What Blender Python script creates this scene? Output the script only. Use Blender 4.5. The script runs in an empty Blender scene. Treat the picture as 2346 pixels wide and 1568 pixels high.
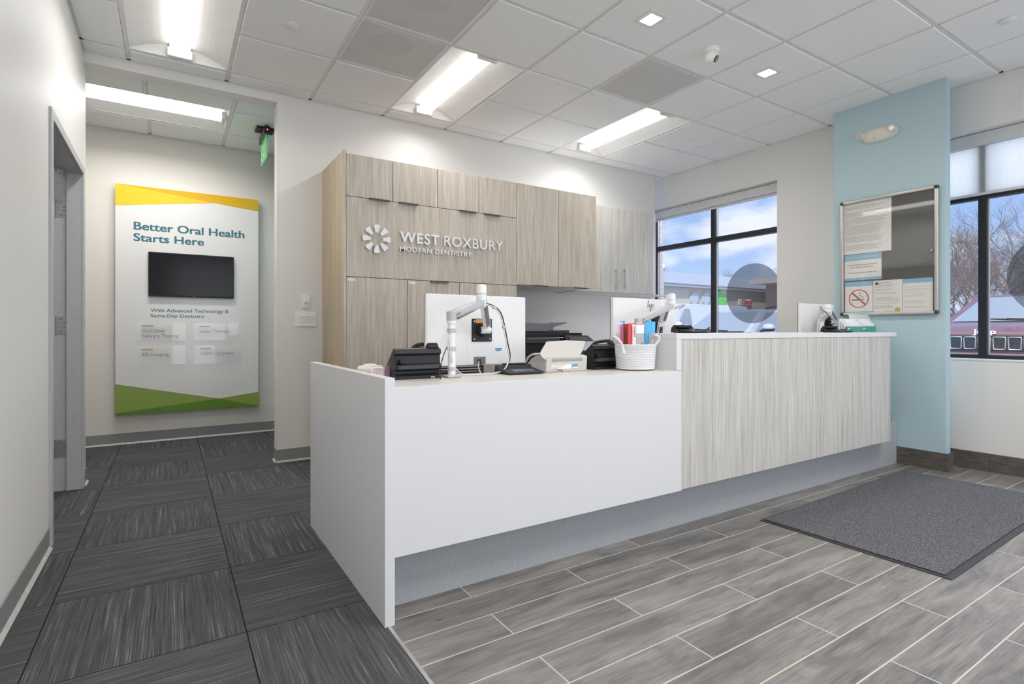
import bpy, bmesh, math, random
from mathutils import Vector, Matrix
random.seed(7)
PI = math.pi
SC = bpy.context.scene
COL = SC.collection

# ------------------------------------------------------------------ camera, world, sun, exposure
HC = 1.055                      # eye height
FPX = 1235.3
YAW = math.radians(32.401)
cam_d = bpy.data.cameras.new('camera')
cam = bpy.data.objects.new('camera', cam_d)
COL.objects.link(cam)
cam.location = (0, 0, HC)
cam.rotation_euler = (PI / 2, 0, -YAW)
cam_d.sensor_fit = 'HORIZONTAL'
cam_d.sensor_width = 36
cam_d.lens = FPX / 2346 * 36
cam_d.shift_y = -25.8 / 2346
cam_d.clip_start = 0.02
cam_d.clip_end = 500
SC.camera = cam
SC.view_settings.view_transform = 'Standard'
SC.view_settings.look = 'None'
SC.view_settings.gamma = 1
SC.view_settings.use_curve_mapping = False
SC.view_settings.exposure = 0.62
try:
    SC.cycles.max_bounces = 10
    SC.cycles.diffuse_bounces = 6
    SC.cycles.transparent_max_bounces = 16
    SC.cycles.caustics_reflective = False
    SC.cycles.caustics_refractive = False
    SC.cycles.sample_clamp_indirect = 6
    SC.cycles.use_denoising = True
except Exception:
    pass


def nd(nt, typ, **kw):
    n = nt.nodes.new(typ)
    for k, v in kw.items():
        if k == 'inp':
            for kk, vv in v.items():
                n.inputs[kk].default_value = vv
        else:
            setattr(n, k, v)
    return n


def srgb(r, g, b):
    f = lambda c: (c / 255 / 12.92) if c / 255 <= 0.04045 else ((c / 255 + 0.055) / 1.055) ** 2.4
    return (f(r), f(g), f(b), 1)


W = bpy.data.worlds.new('sky')
SC.world = W
W.use_nodes = True
nt = W.node_tree
nt.nodes.clear()
L = nt.links.new
out = nd(nt, 'ShaderNodeOutputWorld')
bg = nd(nt, 'ShaderNodeBackground', inp={'Strength': .74})
tc = nd(nt, 'ShaderNodeTexCoord')
sep = nd(nt, 'ShaderNodeSeparateXYZ')
L(tc.outputs['Generated'], sep.inputs[0])
grad = nd(nt, 'ShaderNodeValToRGB')
grad.color_ramp.elements[0].position = 0.0
grad.color_ramp.elements[0].color = srgb(214, 226, 243)
grad.color_ramp.elements[1].position = 0.45
grad.color_ramp.elements[1].color = srgb(112, 156, 230)
e = grad.color_ramp.elements.new(0.12)
e.color = srgb(172, 200, 244)
L(sep.outputs[2], grad.inputs[0])
mp = nd(nt, 'ShaderNodeMapping', inp={'Scale': (1, 1, 2.4), 'Location': (0.35, 0.1, 0.2)})
L(tc.outputs['Generated'], mp.inputs[0])
ns = nd(nt, 'ShaderNodeTexNoise', inp={'Scale': 4.2, 'Detail': 7, 'Roughness': 0.5})
L(mp.outputs[0], ns.inputs['Vector'])
cr = nd(nt, 'ShaderNodeValToRGB')
cr.color_ramp.elements[0].position = 0.50
cr.color_ramp.elements[0].color = (0, 0, 0, 1)
cr.color_ramp.elements[1].position = 0.60
cr.color_ramp.elements[1].color = (0.85, 0.85, 0.85, 1)
L(ns.outputs['Fac'], cr.inputs[0])
mx = nd(nt, 'ShaderNodeMixRGB')
L(cr.outputs[0], mx.inputs[0])
L(grad.outputs[0], mx.inputs[1])
mx.inputs[2].default_value = srgb(246, 247, 252)
L(mx.outputs[0], bg.inputs['Color'])
L(bg.outputs[0], out.inputs[0])

sun_d = bpy.data.lights.new('sun', 'SUN')
sun_d.energy = 2.6
sun_d.angle = math.radians(3)
sun_d.color = (1, 0.96, 0.9)
sun = bpy.data.objects.new('sun', sun_d)
COL.objects.link(sun)
sun.location = (-10, 0, 20)
sun.rotation_euler = Vector((0.62, 0.35, -0.7)).to_track_quat('-Z', 'Y').to_euler()


def area(name, loc, size, power, rot=(0, 0, 0), color=(1, 0.98, 0.955)):
    d = bpy.data.lights.new(name, 'AREA')
    d.shape = 'RECTANGLE'
    d.size, d.size_y = size
    d.energy = power
    if name == 'troffer_lamp': d.spread = math.radians(155)
    d.color = color
    o = bpy.data.objects.new(name, d)
    COL.objects.link(o)
    o.location = loc
    o.rotation_euler = rot
    return o


TROF = 7.5      # watts per troffer
DAY = 20       # daylight entering by the glazed shop front behind the camera
# daylight through the glazing of the shop front and the long side window
area('daylight_front', (2.45, -3.42, 1.45), (4.9, 2.6), DAY * 2.2, (PI / 2, 0, 0), (1, 0.992, 0.975))
area('daylight_side', (5.48, -1.75, 1.7), (3.0, 1.5), DAY * 2.0, (PI / 2, 0, PI / 2), (1, 0.992, 0.975))

# added area lamps, out of view, brightening the room through the two side windows
for (y_, w_, p_) in ((4.0, 1.9, 70), (1.2, 2.4, 70)):
    o_ = area('sky_fill_lamp', (6.9, y_, 4.0), (w_, 1.6), p_, color=(.93, .97, 1))
    o_.rotation_euler = Vector((-1, 0, -.95)).to_track_quat('-Z', 'Y').to_euler()

# ------------------------------------------------------------------ measuring helpers: a line of sight meets a wall or a table top
cY, sY = math.cos(YAW), math.sin(YAW)


def PY(u, v, Y):
    k = (u - 1173) / FPX
    d = Y / (cY - k * sY)
    return Vector((k * d * cY + d * sY, Y, HC + (758.2 - v) / FPX * d))


def PX(u, v, X):
    k = (u - 1173) / FPX
    d = X / (k * cY + sY)
    return Vector((X, -k * d * sY + d * cY, HC + (758.2 - v) / FPX * d))


def PZ(u, v, z):
    d = -FPX * (z - HC) / (v - 758.2)
    r = (u - 1173) / FPX * d
    return Vector((r * cY + d * sY, -r * sY + d * cY, z))


# ------------------------------------------------------------------ materials
MATS = {}


def mat(name, col, rough=0.6, metal=0.0, spec=0.5, coat=0.0):
    if name in MATS:
        return MATS[name]
    m = bpy.data.materials.new(name)
    m.use_nodes = True
    b = m.node_tree.nodes['Principled BSDF']
    b.inputs['Base Color'].default_value = col if len(col) == 4 else (*col, 1)
    b.inputs['Roughness'].default_value = rough
    b.inputs['Metallic'].default_value = metal
    b.inputs['Specular IOR Level'].default_value = spec
    if coat:
        b.inputs['Coat Weight'].default_value = coat
        b.inputs['Coat Roughness'].default_value = 0.05
    MATS[name] = m
    return m


def noisy(name, c1, c2, scale=(200, 200, 200), rough=0.8, detail=3, bump=0.0, p0=0.35, p1=0.65, spec=0.3):
    """procedural: two colours mixed by a noise laid out in metres"""
    m = mat(name, c1, rough, spec=spec)
    nt = m.node_tree
    b = nt.nodes['Principled BSDF']
    g = nd(nt, 'ShaderNodeNewGeometry')
    mp = nd(nt, 'ShaderNodeMapping', inp={'Scale': scale})
    n = nd(nt, 'ShaderNodeTexNoise', inp={'Scale': 1.0, 'Detail': detail, 'Roughness': 0.6})
    r = nd(nt, 'ShaderNodeValToRGB')
    r.color_ramp.elements[0].position = p0
    r.color_ramp.elements[1].position = p1
    r.color_ramp.elements[0].color = c1
    r.color_ramp.elements[1].color = c2
    nt.links.new(g.outputs['Position'], mp.inputs[0])
    nt.links.new(mp.outputs[0], n.inputs['Vector'])
    nt.links.new(n.outputs['Fac'], r.inputs[0])
    nt.links.new(r.outputs[0], b.inputs['Base Color'])
    if bump:
        bp = nd(nt, 'ShaderNodeBump', inp={'Strength': bump, 'Distance': 0.002})
        nt.links.new(n.outputs['Fac'], bp.inputs['Height'])
        nt.links.new(bp.outputs[0], b.inputs['Normal'])
    return m


def emis(name, col, s):
    m = bpy.data.materials.new(name)
    m.use_nodes = True
    nt = m.node_tree
    b = nt.nodes['Principled BSDF']
    b.inputs['Base Color'].default_value = (*col, 1)
    b.inputs['Emission Color'].default_value = (*col, 1)
    b.inputs['Emission Strength'].default_value = s
    MATS[name] = m
    return m


def clear(name, tint=(1, 1, 1), opacity=0.06, rough=0.02, gl=0.08):
    """thin clear sheet: see-through with a faint reflection and a faint body colour"""
    m = bpy.data.materials.new(name)
    m.use_nodes = True
    nt = m.node_tree
    nt.nodes.clear()
    o = nd(nt, 'ShaderNodeOutputMaterial')
    t = nd(nt, 'ShaderNodeBsdfTransparent', inp={'Color': (*tint, 1)})
    d = nd(nt, 'ShaderNodeBsdfPrincipled', inp={'Base Color': (*tint, 1), 'Roughness': rough})
    g = nd(nt, 'ShaderNodeBsdfGlossy', inp={'Roughness': rough})
    m1 = nd(nt, 'ShaderNodeMixShader', inp={0: opacity})
    m2 = nd(nt, 'ShaderNodeMixShader', inp={0: gl})
    nt.links.new(t.outputs[0], m1.inputs[1])
    nt.links.new(d.outputs[0], m1.inputs[2])
    nt.links.new(m1.outputs[0], m2.inputs[1])
    nt.links.new(g.outputs[0], m2.inputs[2])
    nt.links.new(m2.outputs[0], o.inputs[0])
    MATS[name] = m
    return m


def wood(name, dark, mid, light, rot=False, rough=0.5, sx=240.0, sz=3.4):
    """laminate with fine vertical streaks; every panel gets its own piece of the pattern"""
    m = mat(name, mid, rough)
    nt = m.node_tree
    b = nt.nodes['Principled BSDF']
    lk = nt.links.new
    g = nd(nt, 'ShaderNodeNewGeometry')
    oi = nd(nt, 'ShaderNodeObjectInfo')
    mul = nd(nt, 'ShaderNodeVectorMath', operation='SCALE', inp={'Scale': 7.0})
    cmb = nd(nt, 'ShaderNodeCombineXYZ')
    lk(oi.outputs['Random'], cmb.inputs[0]); lk(oi.outputs['Random'], cmb.inputs[2])
    lk(cmb.outputs[0], mul.inputs[0])
    add = nd(nt, 'ShaderNodeVectorMath', operation='ADD')
    lk(g.outputs['Position'], add.inputs[0]); lk(mul.outputs[0], add.inputs[1])
    m1 = nd(nt, 'ShaderNodeMapping', inp={'Scale': (sx, sx, sz)})
    m2 = nd(nt, 'ShaderNodeMapping', inp={'Scale': (sx * .13, sx * .13, sz * .45)})
    m3 = nd(nt, 'ShaderNodeMapping', inp={'Scale': (sx * .9, sx * .9, sz * 5)})
    n1 = nd(nt, 'ShaderNodeTexNoise', inp={'Scale': 1, 'Detail': 5, 'Roughness': .6})
    n2 = nd(nt, 'ShaderNodeTexNoise', inp={'Scale': 1, 'Detail': 4, 'Roughness': .55, 'Distortion': 1.2})
    n3 = nd(nt, 'ShaderNodeTexNoise', inp={'Scale': 1, 'Detail': 2, 'Roughness': .6})
    for mm, n in ((m1, n1), (m2, n2), (m3, n3)):
        lk(add.outputs[0], mm.inputs[0]); lk(mm.outputs[0], n.inputs['Vector'])
    a1 = nd(nt, 'ShaderNodeMath', operation='MULTIPLY_ADD', inp={1: 0.66, 2: 0.0})
    a2 = nd(nt, 'ShaderNodeMath', operation='MULTIPLY_ADD', inp={1: 0.34})
    lk(n1.outputs['Fac'], a1.inputs[0]); lk(n2.outputs['Fac'], a2.inputs[0]); lk(a1.outputs[0], a2.inputs[2])
    r = nd(nt, 'ShaderNodeValToRGB')
    r.color_ramp.elements[0].position = .34; r.color_ramp.elements[0].color = dark
    r.color_ramp.elements[1].position = .64; r.color_ramp.elements[1].color = light
    e = r.color_ramp.elements.new(.5); e.color = mid
    lk(a2.outputs[0], r.inputs[0])
    k = nd(nt, 'ShaderNodeValToRGB')      # sparse dark flecks
    k.color_ramp.elements[0].position = .66; k.color_ramp.elements[0].color = (0, 0, 0, 1)
    k.color_ramp.elements[1].position = .78; k.color_ramp.elements[1].color = (.5, .5, .5, 1)
    lk(n3.outputs['Fac'], k.inputs[0])
    x = nd(nt, 'ShaderNodeMixRGB'); x.inputs[2].default_value = dark
    lk(k.outputs[0], x.inputs[0]); lk(r.outputs[0], x.inputs[1])
    lk(x.outputs[0], b.inputs['Base Color'])
    return m


M_WALL = noisy('wall_paint', srgb(225, 223, 220), srgb(229, 228, 225), (900, 900, 900), .5, 2, .08)
M_HALL = noisy('hall_paint', srgb(222, 216, 208), srgb(226, 221, 213), (900, 900, 900), .7, 2, .08)
M_TEAL = noisy('teal_paint', srgb(178, 202, 209), srgb(183, 207, 214), (700, 700, 700), .6, 2, .1)
M_CTILE = noisy('ceiling_tile', srgb(240, 240, 239), srgb(248, 248, 247), (500, 500, 500), .9, 3, .25)
M_GRID = noisy('ceiling_grid', srgb(226, 225, 223), srgb(232, 231, 229), (20, 20, 20), .5)
M_WOOD = wood('laminate_front', srgb(158, 147, 133), srgb(196, 186, 173), srgb(218, 210, 198))
M_WOOD_DAYLIT = wood('laminate_daylit', srgb(166, 161, 153), srgb(197, 194, 187), srgb(214, 212, 207))  # same laminate made paler and cooler, daylight put into the colour
M_SIDE = wood('laminate_side', srgb(176, 158, 128), srgb(190, 174, 146), srgb(204, 190, 164), sx=40, sz=1.2)
M_SEAM = noisy('seam', srgb(92, 76, 60), srgb(104, 88, 70), (30, 30, 30), .8)
M_WHITE = noisy('white_solid_surface', srgb(222, 222, 223), srgb(222, 222, 223), (40, 40, 40), .32)
M_LEDGE = noisy('pale_worktop', srgb(206, 202, 196), srgb(216, 212, 207), (60, 220, 60), .35)
M_KICK = noisy('grey_toe_kick', srgb(170, 173, 175), srgb(178, 181, 183), (60, 60, 60), .45)
M_COVE = noisy('grey_cove_base', srgb(140, 140, 140), srgb(148, 148, 147), (60, 60, 60), .5)
M_COVETOE = noisy('grey_cove_toe', srgb(178, 178, 174), srgb(190, 190, 186), (30, 30, 30), .5)
M_DKBASE = noisy('brown_tile_base', srgb(84, 78, 72), srgb(108, 102, 95), (14, 14, 60), .5, 5)
M_BLACK = noisy('black_plastic', srgb(28, 28, 30), srgb(34, 34, 36), (300, 300, 300), .45, 2, .05, spec=.4)
M_GREYPL = noisy('dark_grey_plastic', srgb(66, 67, 70), srgb(72, 73, 76), (300, 300, 300), .5, 2, .05)
M_WPL = noisy('white_plastic', srgb(236, 236, 236), srgb(240, 240, 240), (50, 50, 50), .35)
M_LGREY = noisy('light_grey_plastic', srgb(186, 186, 190), srgb(192, 192, 196), (50, 50, 50), .4)
M_MGREY = noisy('mid_grey_plastic', srgb(120, 120, 125), srgb(128, 128, 133), (50, 50, 50), .5)
M_BEIGE = noisy('beige_plastic', srgb(198, 194, 189), srgb(205, 201, 196), (300, 300, 300), .5)
M_STEEL = noisy('brushed_steel', srgb(176, 176, 178), srgb(198, 198, 200), (4, 4, 300), .35); M_STEEL.node_tree.nodes['Principled BSDF'].inputs['Metallic'].default_value = .8
M_ALU = noisy('anodised_aluminium', srgb(196, 194, 190), srgb(204, 202, 198), (300, 4, 4), .35); M_ALU.node_tree.nodes['Principled BSDF'].inputs['Metallic'].default_value = .55
M_FRAME = noisy('black_window_frame', srgb(38, 40, 44), srgb(44, 46, 51), (60, 60, 60), .4)
M_HMETAL = noisy('grey_door_frame', srgb(184, 184, 186), srgb(190, 190, 192), (60, 60, 60), .45)
M_DOORIN = noisy('painted_door', srgb(205, 200, 192), srgb(209, 204, 196), (60, 60, 60), .5)
M_TEXTT = mat('teal_print', srgb(58, 112, 124), .4)
M_TEXTG = mat('grey_print', srgb(88, 84, 82), .5)
M_SIGNW = noisy('sign_white', srgb(226, 224, 222), srgb(229, 227, 225), (20, 20, 20), .16, coat=0) if False else mat('sign_white', srgb(226, 224, 222), .18)
M_GLASS = clear('window_glass', (0.97, 0.985, 1), 0.0, .01, .05)
M_ACRYL = clear('clear_acrylic', (1, 1, 1), .10, .03, .03)
M_LENS = emis('lamp_lens', (1, 0.985, 0.96), 1.9)
M_LAMPHOUSE = noisy('troffer_white', srgb(232, 231, 229), srgb(236, 235, 233), (20, 20, 20), .5)
M_PAPER = mat('paper', srgb(238, 235, 230), .8)
M_INK = mat('black_ink', srgb(60, 58, 58), .8)
M_BLUEP = mat('sky_blue_print', srgb(128, 186, 214), .6)
M_RED = mat('red_print', srgb(186, 56, 52), .6)
M_FABRIC = noisy('black_mesh_fabric', srgb(20, 20, 21), srgb(36, 36, 38), (1, 1, 500), .8, 2)


def carpet():
    m = mat('carpet_tiles', srgb(70, 68, 68), .95, spec=.1)
    nt = m.node_tree; b = nt.nodes['Principled BSDF']; lk = nt.links.new
    g = nd(nt, 'ShaderNodeNewGeometry')
    off = nd(nt, 'ShaderNodeVectorMath', operation='SUBTRACT', inp={1: (0.225, 2.70, 0)})
    lk(g.outputs['Position'], off.inputs[0])
    sc = nd(nt, 'ShaderNodeVectorMath', operation='SCALE', inp={'Scale': 1 / .6096})
    lk(off.outputs[0], sc.inputs[0])
    fl = nd(nt, 'ShaderNodeVectorMath', operation='FLOOR'); lk(sc.outputs[0], fl.inputs[0])
    s = nd(nt, 'ShaderNodeSeparateXYZ'); lk(fl.outputs[0], s.inputs[0])
    ad = nd(nt, 'ShaderNodeMath', operation='ADD'); lk(s.outputs[0], ad.inputs[0]); lk(s.outputs[1], ad.inputs[1])
    md = nd(nt, 'ShaderNodeMath', operation='FLOORED_MODULO', inp={1: 2.0}); lk(ad.outputs[0], md.inputs[0])
    wn = nd(nt, 'ShaderNodeTexWhiteNoise'); lk(fl.outputs[0], wn.inputs['Vector'])
    def stripes(scale):
        mp = nd(nt, 'ShaderNodeMapping', inp={'Scale': scale}); lk(g.outputs['Position'], mp.inputs[0])
        ad2 = nd(nt, 'ShaderNodeVectorMath', operation='ADD'); lk(mp.outputs[0], ad2.inputs[0])
        s5 = nd(nt, 'ShaderNodeVectorMath', operation='SCALE', inp={'Scale': 90.0}); lk(wn.outputs['Color'], s5.inputs[0]); lk(s5.outputs[0], ad2.inputs[1])
        n = nd(nt, 'ShaderNodeTexNoise', inp={'Scale': 1, 'Detail': 3, 'Roughness': .75}); lk(ad2.outputs[0], n.inputs['Vector'])
        return n.outputs['Fac']
    mixf = nd(nt, 'ShaderNodeMix')
    lk(md.outputs[0], mixf.inputs[0])
    lk(stripes((3, 330, 1)), mixf.inputs[3])     # stripes running along X
    lk(stripes((330, 3, 1)), mixf.inputs[2])     # along Y
    mixb = nd(nt, 'ShaderNodeMix')
    lk(md.outputs[0], mixb.inputs[0])
    lk(stripes((1.2, 60, 1)), mixb.inputs[3]); lk(stripes((60, 1.2, 1)), mixb.inputs[2])
    av = nd(nt, 'ShaderNodeMath', operation='MULTIPLY_ADD', inp={1: .65}); lk(mixf.outputs[0], av.inputs[0])
    av2 = nd(nt, 'ShaderNodeMath', operation='MULTIPLY', inp={1: .35}); lk(mixb.outputs[0], av2.inputs[0]); lk(av2.outputs[0], av.inputs[2])
    r = nd(nt, 'ShaderNodeValToRGB')
    r.color_ramp.elements[0].position = .34; r.color_ramp.elements[0].color = srgb(56, 56, 58)
    r.color_ramp.elements[1].position = .70; r.color_ramp.elements[1].color = srgb(172, 171, 170)
    e = r.color_ramp.elements.new(.50); e.color = srgb(80, 80, 82)
    e = r.color_ramp.elements.new(.585); e.color = srgb(98, 98, 99)
    lk(av.outputs[0], r.inputs[0])
    # seams between tiles
    fr = nd(nt, 'ShaderNodeVectorMath', operation='FRACTION'); lk(sc.outputs[0], fr.inputs[0])
    s2 = nd(nt, 'ShaderNodeSeparateXYZ'); lk(fr.outputs[0], s2.inputs[0])
    lx = nd(nt, 'ShaderNodeMath', operation='LESS_THAN', inp={1: .008}); lk(s2.outputs[0], lx.inputs[0])
    ly = nd(nt, 'ShaderNodeMath', operation='LESS_THAN', inp={1: .008}); lk(s2.outputs[1], ly.inputs[0])
    mxx = nd(nt, 'ShaderNodeMath', operation='MAXIMUM'); lk(lx.outputs[0], mxx.inputs[0]); lk(ly.outputs[0], mxx.inputs[1])
    x = nd(nt, 'ShaderNodeMixRGB'); x.inputs[2].default_value = srgb(36, 35, 36)
    lk(mxx.outputs[0], x.inputs[0]); lk(r.outputs[0], x.inputs[1]); lk(x.outputs[0], b.inputs['Base Color'])
    bp = nd(nt, 'ShaderNodeBump', inp={'Strength': .4, 'Distance': .003}); lk(av.outputs[0], bp.inputs['Height']); lk(bp.outputs[0], b.inputs['Normal'])
    return m


def planks():
    m = mat('wood_look_tile', srgb(140, 138, 136), .42, spec=.5)
    nt = m.node_tree; b = nt.nodes['Principled BSDF']; lk = nt.links.new
    g = nd(nt, 'ShaderNodeNewGeometry')
    off = nd(nt, 'ShaderNodeVectorMath', operation='ADD', inp={1: (-1.01 + .4675 + 93.5, -1.889 + 200 * .1545, 0)})
    lk(g.outputs['Position'], off.inputs[0])
    br = nd(nt, 'ShaderNodeTexBrick', offset=.5, offset_frequency=2, squash=1.0,
            inp={'Color1': (0, 0, 0, 1), 'Color2': (1, 1, 1, 1), 'Mortar': (.5, .5, .5, 1), 'Scale': 1.0, 'Mortar Size': .0028, 'Mortar Smooth': .1, 'Bias': 0, 'Brick Width': .935, 'Row Height': .1545})
    lk(off.outputs[0], br.inputs['Vector'])
    sh = nd(nt, 'ShaderNodeVectorMath', operation='SCALE', inp={'Scale': 37.0}); lk(br.outputs['Color'], sh.inputs[0])
    def grain(scale, detail, dist=0.0):
        mp = nd(nt, 'ShaderNodeMapping', inp={'Scale': scale}); lk(g.outputs['Position'], mp.inputs[0])
        a = nd(nt, 'ShaderNodeVectorMath', operation='ADD'); lk(mp.outputs[0], a.inputs[0]); lk(sh.outputs[0], a.inputs[1])
        n = nd(nt, 'ShaderNodeTexNoise', inp={'Scale': 1, 'Detail': detail, 'Roughness': .62, 'Distortion': dist}); lk(a.outputs[0], n.inputs['Vector'])
        return n.outputs['Fac']
    a = grain((1.7, 12, 1), 6, .5); c = grain((7, 150, 1), 6, .25); d = grain((11, 24, 1), 2, .6)
    ma = nd(nt, 'ShaderNodeMath', operation='MULTIPLY', inp={1: .56}); lk(a, ma.inputs[0])
    mc = nd(nt, 'ShaderNodeMath', operation='MULTIPLY_ADD', inp={1: .44}); lk(c, mc.inputs[0]); lk(ma.outputs[0], mc.inputs[2])
    r = nd(nt, 'ShaderNodeValToRGB')
    r.color_ramp.elements[0].position = .30; r.color_ramp.elements[0].color = srgb(84, 84, 87)
    r.color_ramp.elements[1].position = .68; r.color_ramp.elements[1].color = srgb(172, 167, 161)
    e = r.color_ramp.elements.new(.5); e.color = srgb(140, 135, 130)
    lk(mc.outputs[0], r.inputs[0])
    # knots
    kr = nd(nt, 'ShaderNodeValToRGB')
    kr.color_ramp.elements[0].position = .71; kr.color_ramp.elements[0].color = (0, 0, 0, 1)
    kr.color_ramp.elements[1].position = .78; kr.color_ramp.elements[1].color = (.7, .7, .7, 1)
    lk(d, kr.inputs[0])
    x0 = nd(nt, 'ShaderNodeMixRGB'); x0.inputs[2].default_value = srgb(84, 84, 86)
    lk(kr.outputs[0], x0.inputs[0]); lk(r.outputs[0], x0.inputs[1])
    sm = nd(nt, 'ShaderNodeValToRGB')
    sm.color_ramp.elements[0].position = .52; sm.color_ramp.elements[0].color = (0, 0, 0, 1)
    sm.color_ramp.elements[1].position = .70; sm.color_ramp.elements[1].color = (.62, .62, .62, 1)
    lk(grain((2.6, 9, 1), 4, .9), sm.inputs[0])
    xs_ = nd(nt, 'ShaderNodeMixRGB'); xs_.inputs[2].default_value = srgb(92, 93, 98)
    lk(sm.outputs[0], xs_.inputs[0]); lk(x0.outputs[0], xs_.inputs[1]); x0 = xs_
    # each plank a shade of its own
    hs = nd(nt, 'ShaderNodeMapRange', inp={1: 0, 2: 1, 3: .72, 4: .92}); lk(br.outputs['Color'], hs.inputs[0])
    x1 = nd(nt, 'ShaderNodeVectorMath', operation='SCALE'); lk(x0.outputs[0], x1.inputs[0]); lk(hs.outputs[0], x1.inputs['Scale'])
    x2 = nd(nt, 'ShaderNodeMixRGB'); x2.inputs[2].default_value = srgb(188, 186, 180)
    lk(br.outputs['Fac'], x2.inputs[0]); lk(x1.outputs[0], x2.inputs[1]); lk(x2.outputs[0], b.inputs['Base Color'])
    rr = nd(nt, 'ShaderNodeMapRange', inp={1: .3, 2: .7, 3: .34, 4: .5}); lk(c, rr.inputs[0]); lk(rr.outputs[0], b.inputs['Roughness'])
    inv = nd(nt, 'ShaderNodeMath', operation='SUBTRACT', inp={0: 1.0}); lk(br.outputs['Fac'], inv.inputs[1])
    bp = nd(nt, 'ShaderNodeBump', inp={'Strength': .35, 'Distance': .002}); lk(inv.outputs[0], bp.inputs['Height']); lk(bp.outputs[0], b.inputs['Normal'])
    return m


def perforated():
    m = bpy.data.materials.new('perforated_metal'); m.use_nodes = True
    nt = m.node_tree; lk = nt.links.new
    b = nt.nodes['Principled BSDF']; b.inputs['Base Color'].default_value = srgb(232, 230, 227); b.inputs['Roughness'].default_value = .5
    g = nd(nt, 'ShaderNodeNewGeometry')
    sc = nd(nt, 'ShaderNodeVectorMath', operation='SCALE', inp={'Scale': 1 / .0075}); lk(g.outputs['Position'], sc.inputs[0])
    fr = nd(nt, 'ShaderNodeVectorMath', operation='FRACTION'); lk(sc.outputs[0], fr.inputs[0])
    sp = nd(nt, 'ShaderNodeSeparateXYZ'); lk(fr.outputs[0], sp.inputs[0])
    cm = nd(nt, 'ShaderNodeCombineXYZ'); lk(sp.outputs[0], cm.inputs[0]); lk(sp.outputs[1], cm.inputs[1])
    ds = nd(nt, 'ShaderNodeVectorMath', operation='DISTANCE', inp={1: (.5, .5, 0)}); lk(cm.outputs[0], ds.inputs[0])
    ls = nd(nt, 'ShaderNodeMath', operation='LESS_THAN', inp={1: .31}); lk(ds.outputs['Value'], ls.inputs[0])
    tr = nd(nt, 'ShaderNodeBsdfTransparent')
    mx = nd(nt, 'ShaderNodeMixShader'); lk(ls.outputs[0], mx.inputs[0]); lk(b.outputs[0], mx.inputs[1]); lk(tr.outputs[0], mx.inputs[2])
    lk(mx.outputs[0], nt.nodes['Material Output'].inputs[0])
    return m


def shade_cloth():
    m = bpy.data.materials.new('roller_shade_cloth'); m.use_nodes = True
    nt = m.node_tree; lk = nt.links.new; nt.nodes.clear()
    o = nd(nt, 'ShaderNodeOutputMaterial')
    g = nd(nt, 'ShaderNodeNewGeometry')
    mp = nd(nt, 'ShaderNodeMapping', inp={'Scale': (60, 60, 420)}); lk(g.outputs['Position'], mp.inputs[0])
    n = nd(nt, 'ShaderNodeTexNoise', inp={'Scale': 1, 'Detail': 3}); lk(mp.outputs[0], n.inputs['Vector'])
    r = nd(nt, 'ShaderNodeValToRGB'); r.color_ramp.elements[0].color = srgb(226, 228, 229); r.color_ramp.elements[1].color = srgb(250, 250, 251)
    r.color_ramp.elements[0].position = .3; r.color_ramp.elements[1].position = .7
    lk(n.outputs['Fac'], r.inputs[0])
    d = nd(nt, 'ShaderNodeBsdfDiffuse'); t = nd(nt, 'ShaderNodeBsdfTranslucent'); p = nd(nt, 'ShaderNodeBsdfTransparent', inp={'Color': (.9, .93, .96, 1)})
    lk(r.outputs[0], d.inputs[0]); lk(r.outputs[0], t.inputs[0])
    m1 = nd(nt, 'ShaderNodeMixShader', inp={0: .72}); lk(d.outputs[0], m1.inputs[1]); lk(t.outputs[0], m1.inputs[2])
    m2 = nd(nt, 'ShaderNodeMixShader', inp={0: .16}); lk(m1.outputs[0], m2.inputs[1]); lk(p.outputs[0], m2.inputs[2])
    lk(m2.outputs[0], o.inputs[0])
    return m


M_CARPET, M_PLANK, M_PERF, M_SHADE = carpet(), planks(), perforated(), shade_cloth()


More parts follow.
